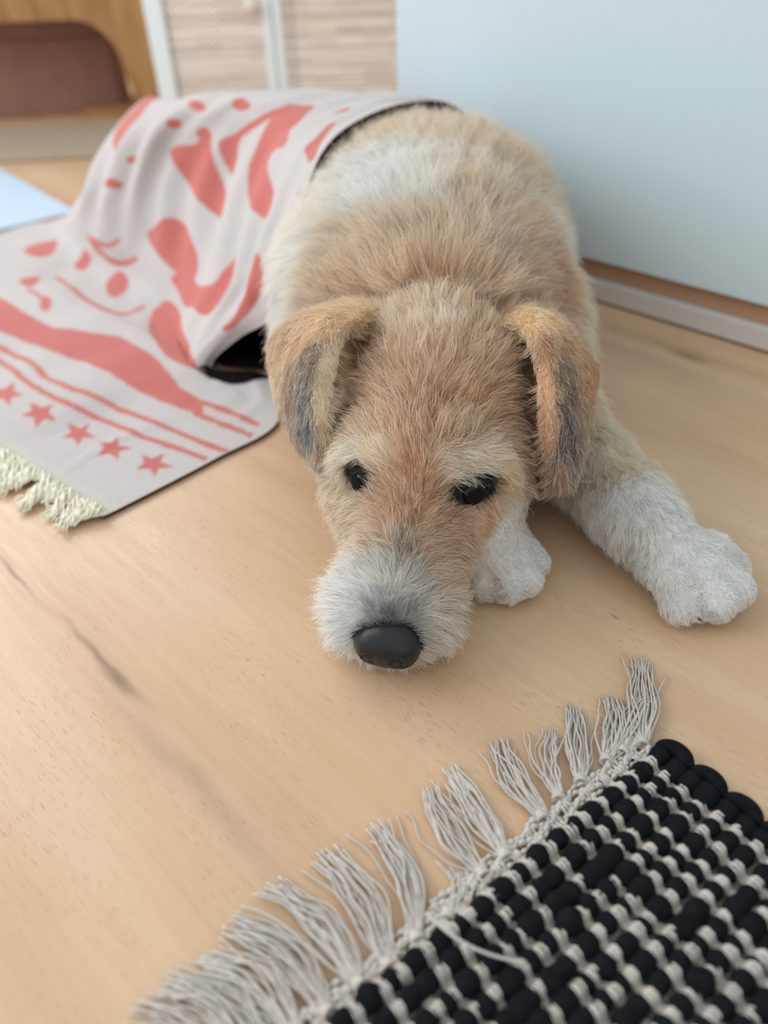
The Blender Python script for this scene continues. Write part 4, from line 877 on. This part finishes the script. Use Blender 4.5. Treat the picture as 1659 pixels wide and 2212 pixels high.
[[5.825,7.0],[5.825,6.925],[5.875,6.825],[5.975,6.7],[6.125,6.625],[6.275,6.5],[6.45,6.5],[6.6,6.55],[6.7,6.6],[6.7,6.75],[6.5,6.9],[6.175,6.975],[6.0,7.05],[5.875,7.025]]]
def cat_idx(p, t):
    m = len(p); i = np.clip(t.astype(int), 0, m - 2); e = lambda c: c.reshape((-1,) + (1,) * (p.ndim - 1)); f = e(t - i)
    g = lambda k: p[np.clip(k, 0, m - 1)]
    p0, p1, p2, p3 = g(i - 1), g(i), g(i + 1), g(i + 2)
    p0 = np.where(e(i == 0), 2 * p1 - p2, p0); p3 = np.where(e(i == m - 2), 2 * p2 - p1, p3)
    return .5 * (2 * p1 + (p2 - p0) * f + (2 * p0 - 5 * p1 + 4 * p2 - p3) * f ** 2 + (3 * p1 - p0 - 3 * p2 + p3) * f ** 3)
NU, NK = 420, 760
tu = np.linspace(0, len(BL) - 1, NU); tk = np.linspace(0.30, BL.shape[1] - 1, NK)
G = cat_idx(BL, tu); G = cat_idx(G.transpose(1, 0, 2), tk).transpose(1, 0, 2)
TU, TK = np.meshgrid(tu, tk, indexing='ij')
P = G.reshape(-1, 3); TUf, TKf = TU.ravel(), TK.ravel()
def grid_normals(G):
    a = np.gradient(G, axis=0); b = np.gradient(G, axis=1); n = np.cross(a, b); return n / (np.linalg.norm(n, axis=2)[..., None] + 1e-12)
GNrm = grid_normals(G).reshape(-1, 3)
if GNrm[:, 2].mean() < 0: GNrm = -GNrm
# soft folds and creases of the cloth
wr = 0.0034 * wave(np.stack([TUf * 2.2, TKf * 0.55, 0 * TUf], 1), 1.2, 5, 7) + 0.0016 * wave(np.stack([TUf * 5.0, TKf * 1.0, 0 * TUf], 1), 1.3, 6, 7)
drape = np.exp(-((TKf - 9.0) / 1.6) ** 2)                                     # long pulled folds down the flank
wr += drape * 0.0042 * np.sin(TUf * 9.0 + 1.2 * np.sin(TKf * 1.1)) * np.clip(TUf * 1.2, 0, 1)
edge_fade = np.clip(np.minimum(TUf / 0.5, 1), 0.15, 1)
P = P + GNrm * (wr * edge_fade)[:, None]
for it in range(3):                                                           # keep it clear of the body
    fd = field(P); inside = (P > G0 + 0.01).all(1) & (P < G1 - 0.01).all(1)
    tgt = 0.0045
    bad = inside & (fd < tgt) & (TKf > np.where(TUf > 1.6, 6.3, 8.2)) & (fd > -0.03)
    P[bad] += fgrad(P[bad]) * (tgt - fd[bad])[:, None]
Gp = P.reshape(NU, NK, 3)
for it in range(9): Gp[1:-1, 1:-1] = 0.5 * Gp[1:-1, 1:-1] + 0.125 * (Gp[:-2, 1:-1] + Gp[2:, 1:-1] + Gp[1:-1, :-2] + Gp[1:-1, 2:])
P = Gp.reshape(-1, 3); P[:, 2] = np.maximum(P[:, 2], 0.0036)
# colour: which motif a thread belongs to
def inside_poly(px, py, poly):
    poly = np.asarray(poly); c = np.zeros(len(px), bool); x0, y0 = poly[-1]
    m = (px > poly[:, 0].min()) & (px < poly[:, 0].max()) & (py > poly[:, 1].min()) & (py < poly[:, 1].max()); ii = np.where(m)[0]; X, Y = px[ii], py[ii]; cc = np.zeros(len(ii), bool)
    for x1, y1 in poly:
        if y1 != y0: cc ^= ((y0 > Y) != (y1 > Y)) & (X < (x1 - x0) * (Y - y0) / (y1 - y0) + x0)
        x0, y0 = x1, y1
    c[ii] = cc; return c
mask = np.zeros(len(P))
for pl in MOTIFS: mask = np.maximum(mask, inside_poly(TUf, TKf, pl))
# the repeat of the pattern beyond the stretch seen in the photograph
far = (TUf > 5.2) | (TKf > 13.3); rep_ = (wave(np.stack([TUf * 1.5, TKf * 1.1, 0 * TUf], 1), 2.0, 44, 4) > 0.55)
mask = np.where(far, rep_, mask).reshape(NU, NK)
for it in range(3): mask[1:-1, 1:-1] = 0.5 * mask[1:-1, 1:-1] + 0.125 * (mask[:-2, 1:-1] + mask[2:, 1:-1] + mask[1:-1, :-2] + mask[1:-1, 2:])
mask = mask.ravel()[:, None]
cream, coral = lin(BL_CREAM), lin(BL_CORAL)
hem = np.clip(1 - (TKf - 0.30) / 0.30, 0, 1)[:, None]
bcol = cream * (1 - mask) + coral * mask
bcol = bcol * (1 - hem * 0.5) + lin((226, 216, 190)) * hem * 0.5
bcol = bcol * np.exp(rng.normal(0, 0.035, len(P)))[:, None]
m_bl, n, l, b = new_mat('woven_cotton')
at = n.new('ShaderNodeAttribute'); at.attribute_name = 'col'; l.new(at.outputs['Color'], b.inputs['Base Color']); b.inputs['Roughness'].default_value = 0.9; b.inputs['Specular IOR Level'].default_value = 0.15
b.inputs['Sheen Weight'].default_value = 0.15
wv = n.new('ShaderNodeTexNoise'); wv.inputs['Scale'].default_value = 700; tc = n.new('ShaderNodeTexCoord'); l.new(tc.outputs['Object'], wv.inputs['Vector'])
bp = n.new('ShaderNodeBump'); bp.inputs['Strength'].default_value = 0.4; bp.inputs['Distance'].default_value = 0.0006; l.new(wv.outputs['Fac'], bp.inputs['Height']); l.new(bp.outputs['Normal'], b.inputs['Normal'])
i = (np.arange(NU - 1)[:, None] * NK + np.arange(NK - 1)[None]).ravel()
quads = np.stack([i, i + 1, i + NK + 1, i + NK], 1)
t0 = np.cross(P[quads[0, 1]] - P[quads[0, 0]], P[quads[0, 3]] - P[quads[0, 0]])
if t0[2] < 0: quads = quads[:, ::-1]
blanket = tag(mesh_obj('blanket', P, quads, m_bl), 'coral and cream patterned cotton blanket draped over the dog, fringed end on the floor', 'blanket')
colour_attr(blanket, np.clip(bcol, 0, 1))
blanket.data.materials.append(plain('blanket_reverse', (84, 22, 17), 0.95, spec=0.1))
sd = blanket.modifiers.new('thickness', 'SOLIDIFY'); sd.thickness = 0.0018; sd.offset = -1; sd.material_offset = 1; sd.material_offset_rim = 1
# added dark sheet: stands for the shade inside the pocket under the raised edge
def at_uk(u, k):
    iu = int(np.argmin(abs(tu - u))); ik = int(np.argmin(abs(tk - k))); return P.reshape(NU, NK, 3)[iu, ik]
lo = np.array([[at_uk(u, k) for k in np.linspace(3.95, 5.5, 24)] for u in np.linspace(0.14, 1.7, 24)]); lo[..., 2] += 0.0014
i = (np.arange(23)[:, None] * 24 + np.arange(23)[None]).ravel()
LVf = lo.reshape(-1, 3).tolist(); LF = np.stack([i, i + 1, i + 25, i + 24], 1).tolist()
shade_patch = [[-0.1546, 0.6904], [-0.1364, 0.6852], [-0.1177, 0.6808], [-0.0998, 0.6747], [-0.0793, 0.7245], [-0.0954, 0.8168], [-0.1335, 0.8327], [-0.1598, 0.7922], [-0.1687, 0.7425], [-0.1657, 0.709]]
LF.append(list(range(len(LVf), len(LVf) + len(shade_patch)))); LVf += [(x_, y_, 0.0050) for x_, y_ in shade_patch]
o = mesh_obj('pocket_shade', LVf, LF, plain('dark_pocket_shade', (22, 14, 13), 0.95, spec=0.05), blanket); o['label'] = 'dark sheet standing in for the shade inside the folded pocket'
# fringe: twisted cream tufts along the end
m_fr = plain('cream_yarn', (240, 234, 214), 0.95, spec=0.1, noise=0.06, scale=300)
hem_line = P.reshape(NU, NK, 3)[:, 0]
uu = 0.0; r2 = np.random.default_rng(12)
pos_s = np.concatenate([[0], np.cumsum(np.linalg.norm(np.diff(hem_line, axis=0), axis=1))])
s = 0.004
while s < min(pos_s[-1], 0.30):
    j = int(np.searchsorted(pos_s, s)); base = hem_line[min(j, NU - 1)]
    along = hem_line[min(j + 3, NU - 1)] - hem_line[max(j - 3, 0)]; along /= np.linalg.norm(along); out = np.array([-0.7, -0.714, 0]); out -= along * (out @ along); out /= np.linalg.norm(out)
    paths, radii = [], []; L = r2.uniform(0.020, 0.036); skew = r2.uniform(-0.5, 0.5)
    for q in range(26):
        o = r2.normal(0, 0.0048); ph = r2.uniform(0, 6.28); rr = r2.uniform(0.3, 1.0) * 0.0036
        t = np.linspace(0, 1, 12); LL = L * r2.uniform(0.75, 1.1)
        p = base[None] + out[None] * (t * LL - 0.004)[:, None] + along[None] * (o * (1 - 0.5 * np.sin(np.pi * t * 0.9)) + skew * t * LL + rr * np.cos(ph + 9 * t))[:, None]
        z = 0.0042 + 0.0015 * np.sin(np.pi * t) + rr * (1 + np.sin(ph + 9 * t)) * 0.9; z = z * (1 - 0.35 * t)
        p[:, 2] = np.maximum(z, 0.0010); paths.append(p); radii.append(np.linspace(0.0009, 0.0006, 12))
    V, F = tubes(paths, radii, 5); mesh_obj('fringe_tuft', V, F, m_fr, blanket)
    s += r2.uniform(0.009, 0.014)
TASSELS = [(0.1341, 0.2429, 0.1508, 0.3, 16, 0.011, 0.0),
(0.1224, 0.2382, 0.1517, 0.2783, 12, 0.009, 0.002),
(0.1121, 0.2336, 0.1259, 0.274, 14, 0.01, -0.003),
(0.0959, 0.2223, 0.1032, 0.2692, 14, 0.009, 0.0),
(0.0828, 0.2134, 0.0867, 0.2545, 12, 0.008, 0.004),
(0.0722, 0.2027, 0.0583, 0.248, 15, 0.01, 0.004),
(0.0509, 0.1837, 0.0291, 0.2316, 18, 0.011, 0.0),
(0.0393, 0.1755, 0.0173, 0.2202, 14, 0.01, 0.004),
(0.022, 0.1572, 0.0288, 0.1792, 10, 0.007, -0.004),
(0.0073, 0.1484, -0.0115, 0.2017, 16, 0.01, -0.005),
(-0.0057, 0.1379, -0.0341, 0.1888, 18, 0.012, -0.004),
(-0.0182, 0.1308, -0.0586, 0.1754, 18, 0.011, -0.004),
(-0.0316, 0.1208, -0.0758, 0.1577, 18, 0.012, -0.006),
(-0.0435, 0.1124, -0.0863, 0.1448, 18, 0.013, -0.006),
(-0.0532, 0.1056, -0.0984, 0.1356, 18, 0.013, -0.006),
(-0.0643, 0.0983, -0.109, 0.128, 16, 0.013, -0.006)]
# ---------------------------------------------------------------- black and natural woven rug, lower right
RC = np.array([0.1345, 0.2395, 0.0]); RE = np.array([-0.812, -0.584, 0.0]); RW = np.array([0.584, -0.812, 0.0]); ZZ = np.array([0, 0, 1.0])
def RP(e, w, z): return RC + RE * np.asarray(e)[..., None] + RW * np.asarray(w)[..., None] + ZZ * np.asarray(z)[..., None]
r3 = np.random.default_rng(21)
m_black = plain('black_cotton', (24, 24, 26), 0.95, spec=0.08, noise=0.25, scale=260)
m_nat = plain('natural_cotton', (200, 191, 181), 0.92, spec=0.12, noise=0.06, scale=400)
def fuzz(m, sc, st):
    n, l = m.node_tree.nodes, m.node_tree.links; b = n['Principled BSDF']
    t = n.new('ShaderNodeTexNoise'); t.inputs['Scale'].default_value = sc; t.inputs['Detail'].default_value = 3; tc = n.new('ShaderNodeTexCoord'); l.new(tc.outputs['Object'], t.inputs['Vector'])
    bp = n.new('ShaderNodeBump'); bp.inputs['Strength'].default_value = st; bp.inputs['Distance'].default_value = 0.0006; l.new(t.outputs['Fac'], bp.inputs['Height']); l.new(bp.outputs['Normal'], b.inputs['Normal'])
fuzz(m_black, 900, 0.7); fuzz(m_nat, 1300, 0.5)
rug = tag(empty('woven_rug', tuple(RC)), 'black and natural woven cotton rug with a knotted fringe, lower right corner', 'rug')
RUG_PARENT_SHIFT = -RC
def rug_part(name, V, F, m):
    o = mesh_obj(name, V + RUG_PARENT_SHIFT, F, m, rug); return o
SC, SR = 0.0124, 0.0098                                  # spacing of the warp bands and of the weft ropes
NCOL, NROW = 26, 24
colpos = 0.0085 + SC * np.arange(NCOL)
wv_row = [np.cumsum(r3.normal(0, 0.0005, NROW)) * 0.6 for _ in range(NCOL)]
over = r3.random((NCOL, NROW)) > 0.08; over[:, 0] = True
def column_at(c, j): return colpos[c] + wv_row[c][j] + 0.0016 * math.sin(j * 0.9 + c * 2.1)
paths, radii = [], []
E_END = 0.318
for j in range(NROW):
    e = np.linspace(-0.001, E_END, 540); base = 0.0056 * r3.uniform(0.92, 1.1)
    pinch = np.zeros_like(e); swell = 1 + 0.10 * np.sin(e * 190 + r3.uniform(0, 6)) * r3.random() + 0.06 * np.sin(e * 83 + r3.uniform(0, 6))
    for c in range(NCOL):
        d = (e - column_at(c, j)) / 0.0038
        pinch = np.maximum(pinch, np.exp(-d ** 2) * (1.0 if over[c, j] else 0.30))
    rad_ = base * swell * (1 - 0.58 * pinch)
    z = 0.0060 + 0.0012 * (1 - pinch) - 0.0008 * pinch
    w = 0.0085 + SR * j + 0.0010 * np.sin(e * 60 + j * 1.7)
    paths.append(RP(e, w, z)); radii.append(rad_)
    # bulge where the rope turns round the selvedge
    if j % 2 == 0:
        t = np.linspace(0, np.pi, 16); paths.append(RP(-0.0035 - 0.0055 * np.sin(t), 0.0085 + SR * (j + 0.5) - SR * 0.72 * np.cos(t), 0.0062 + 0 * t)); radii.append(0.0041 + 0.0010 * np.sin(t))
V, F = tubes(paths, radii, 12); rug_part('black_weft', V, F, m_black)
paths, radii = [], []
for c in range(NCOL):
    for side in (-1.0, 0.0, 1.0):
        w = np.arange(-0.004, 0.0085 + SR * NROW, 0.0006); e = np.zeros_like(w); z = np.zeros_like(w)
        jf = (w - 0.0085) / SR
        jj = np.clip(np.round(jf).astype(int), 0, NROW - 1)
        cen = np.interp(np.clip(jf, 0, NROW - 1), np.arange(NROW), [column_at(c, j) for j in range(NROW)])
        e = cen + side * 0.00185 * (1 + 0.15 * np.cos(2 * np.pi * jf)) + r3.normal(0, 0.0002)
        up = np.where(over[c, jj], 1.0, -0.6)
        # smooth the change between over and under
        ker = np.hanning(9); ker /= ker.sum(); up = np.convolve(np.pad(up, 4, 'edge'), ker, 'valid')
        bump = np.clip(np.cos(2 * np.pi * jf) * 0.75 + 0.5, 0, 1) ** 0.8
        z = 0.0068 + np.where(up > 0, up * 0.0029 * bump, up * 0.006 * bump) - 0.0014 * (1 - bump)
        z = np.where(jf < -0.5, 0.0042 + 0.0008 * np.sin(w * 900 + c), z)
        paths.append(RP(e, w, z)); radii.append(np.full(len(w), 0.00084 * r3.uniform(0.88, 1.12)))
V, F = tubes(paths, radii, 5); rug_part('natural_warp', V, F, m_nat)
V, F = RP(np.array([0.0, E_END, E_END, 0.0]), np.array([0.004, 0.004, 0.236, 0.236]), np.full(4, 0.0016)), [(0, 1, 2, 3)]
rug_part('base_cloth', V, F, m_nat)
# firm edge band of fine weft between the ropes and the knots
paths, radii = [], []
for q in range(5):
    e = np.linspace(-0.003, E_END, 420); w = 0.0020 - 0.0021 * q + 0.0009 * np.sin(e * 210 + q * 1.9) + 0.0006 * np.sin(e * 417 + q * q)
    z = 0.0030 + 0.0011 * np.sin(e * 2 * np.pi / 0.0042 + q * np.pi)
    paths.append(RP(e, w, z)); radii.append(0.00125 + 0.0004 * np.sin(e * 330 + 2 * q))
V, F = tubes(paths, radii, 6); rug_part('edge_band', V, F, m_nat)
# knotted tassels: knot point, tip point (both on the floor), strand count, spread
for kx, ky, tx, ty, ns, spread, bow in TASSELS:
    k0 = np.array([kx, ky, 0]); t0 = np.array([tx, ty, 0]); ax = t0 - k0; L = np.linalg.norm(ax); ax /= L; sd_ = np.array([-ax[1], ax[0], 0])
    paths, radii = [], []
    ns = int(ns * 1.5)
    for q in range(ns):
        f = (q + 0.5) / ns * 2 - 1; f += r3.normal(0, 0.25); t = np.linspace(0, 1, 26)
        tip = r3.normal(0, 0.35) * 0.25 + f * 0.75; LL = L * r3.uniform(0.86, 1.05)
        lat = f * 0.0024 + 0.62 * spread * (f * np.sin(np.pi * np.minimum(t * 1.15, 1)) * 0.55 + tip * 0.55 * t ** 1.5) + bow * np.sin(np.pi * t) + 0.0007 * np.sin(t * r3.uniform(8, 16) + r3.uniform(0, 6))
        if r3.random() < 0.08: lat = lat + r3.choice([-1, 1]) * 0.011 * t ** 1.3
        z = 0.0036 * (1 - t) ** 2 + 0.0011 + r3.uniform(0, 0.0038) * np.sin(np.pi * t) ** 0.8 + r3.uniform(0, 0.0015) * t
        paths.append(k0 + ax * (t * LL)[:, None] + sd_ * lat[:, None] + ZZ * z[:, None]); radii.append(np.full(26, 0.00050 * r3.uniform(0.85, 1.15)))
    for q in range(4):                                   # the knot: turns of yarn round the neck, and a tail to the edge
        t = np.linspace(0, 2 * np.pi, 20); rr = 0.0029 - 0.0003 * q; s0 = -0.0016 + 0.0013 * q
        paths.append(k0 + ax * (s0 + 0.0009 * np.sin(t + q))[:, None] + sd_ * (rr * np.cos(t))[:, None] + ZZ * np.maximum(0.0036 + rr * 0.85 * np.sin(t), 0.001)[:, None]); radii.append(np.full(20, 0.0011))
    back = RC + RE * ((k0 - RC) @ RE) + RW * -0.006
    for q in range(5):
        t = np.linspace(0, 1, 8)[:, None]; o = sd_ * (q - 2) * 0.0012
        p = (k0 + o * 0.6) * (1 - t) + (back + o * 1.6) * t; p[:, 2] = 0.0034 + 0.0008 * np.sin(np.linspace(0, 3.1, 8) + q); paths.append(p); radii.append(np.full(8, 0.0011))
    V, F = tubes(paths, radii, 5); rug_part('tassel', V, F, m_nat)
# one loose yarn lying over the ropes
t = np.linspace(0, 1, 24); p = RP(0.150 + 0.012 * np.sin(t * 2.2) - 0.03 * t, -0.002 + 0.040 * t, 0.0150 + 0.003 * np.sin(np.pi * t) - 0.002 * t)
V, F = tubes([p], [np.full(24, 0.0007)], 5); rug_part('loose_yarn', V, F, m_nat)
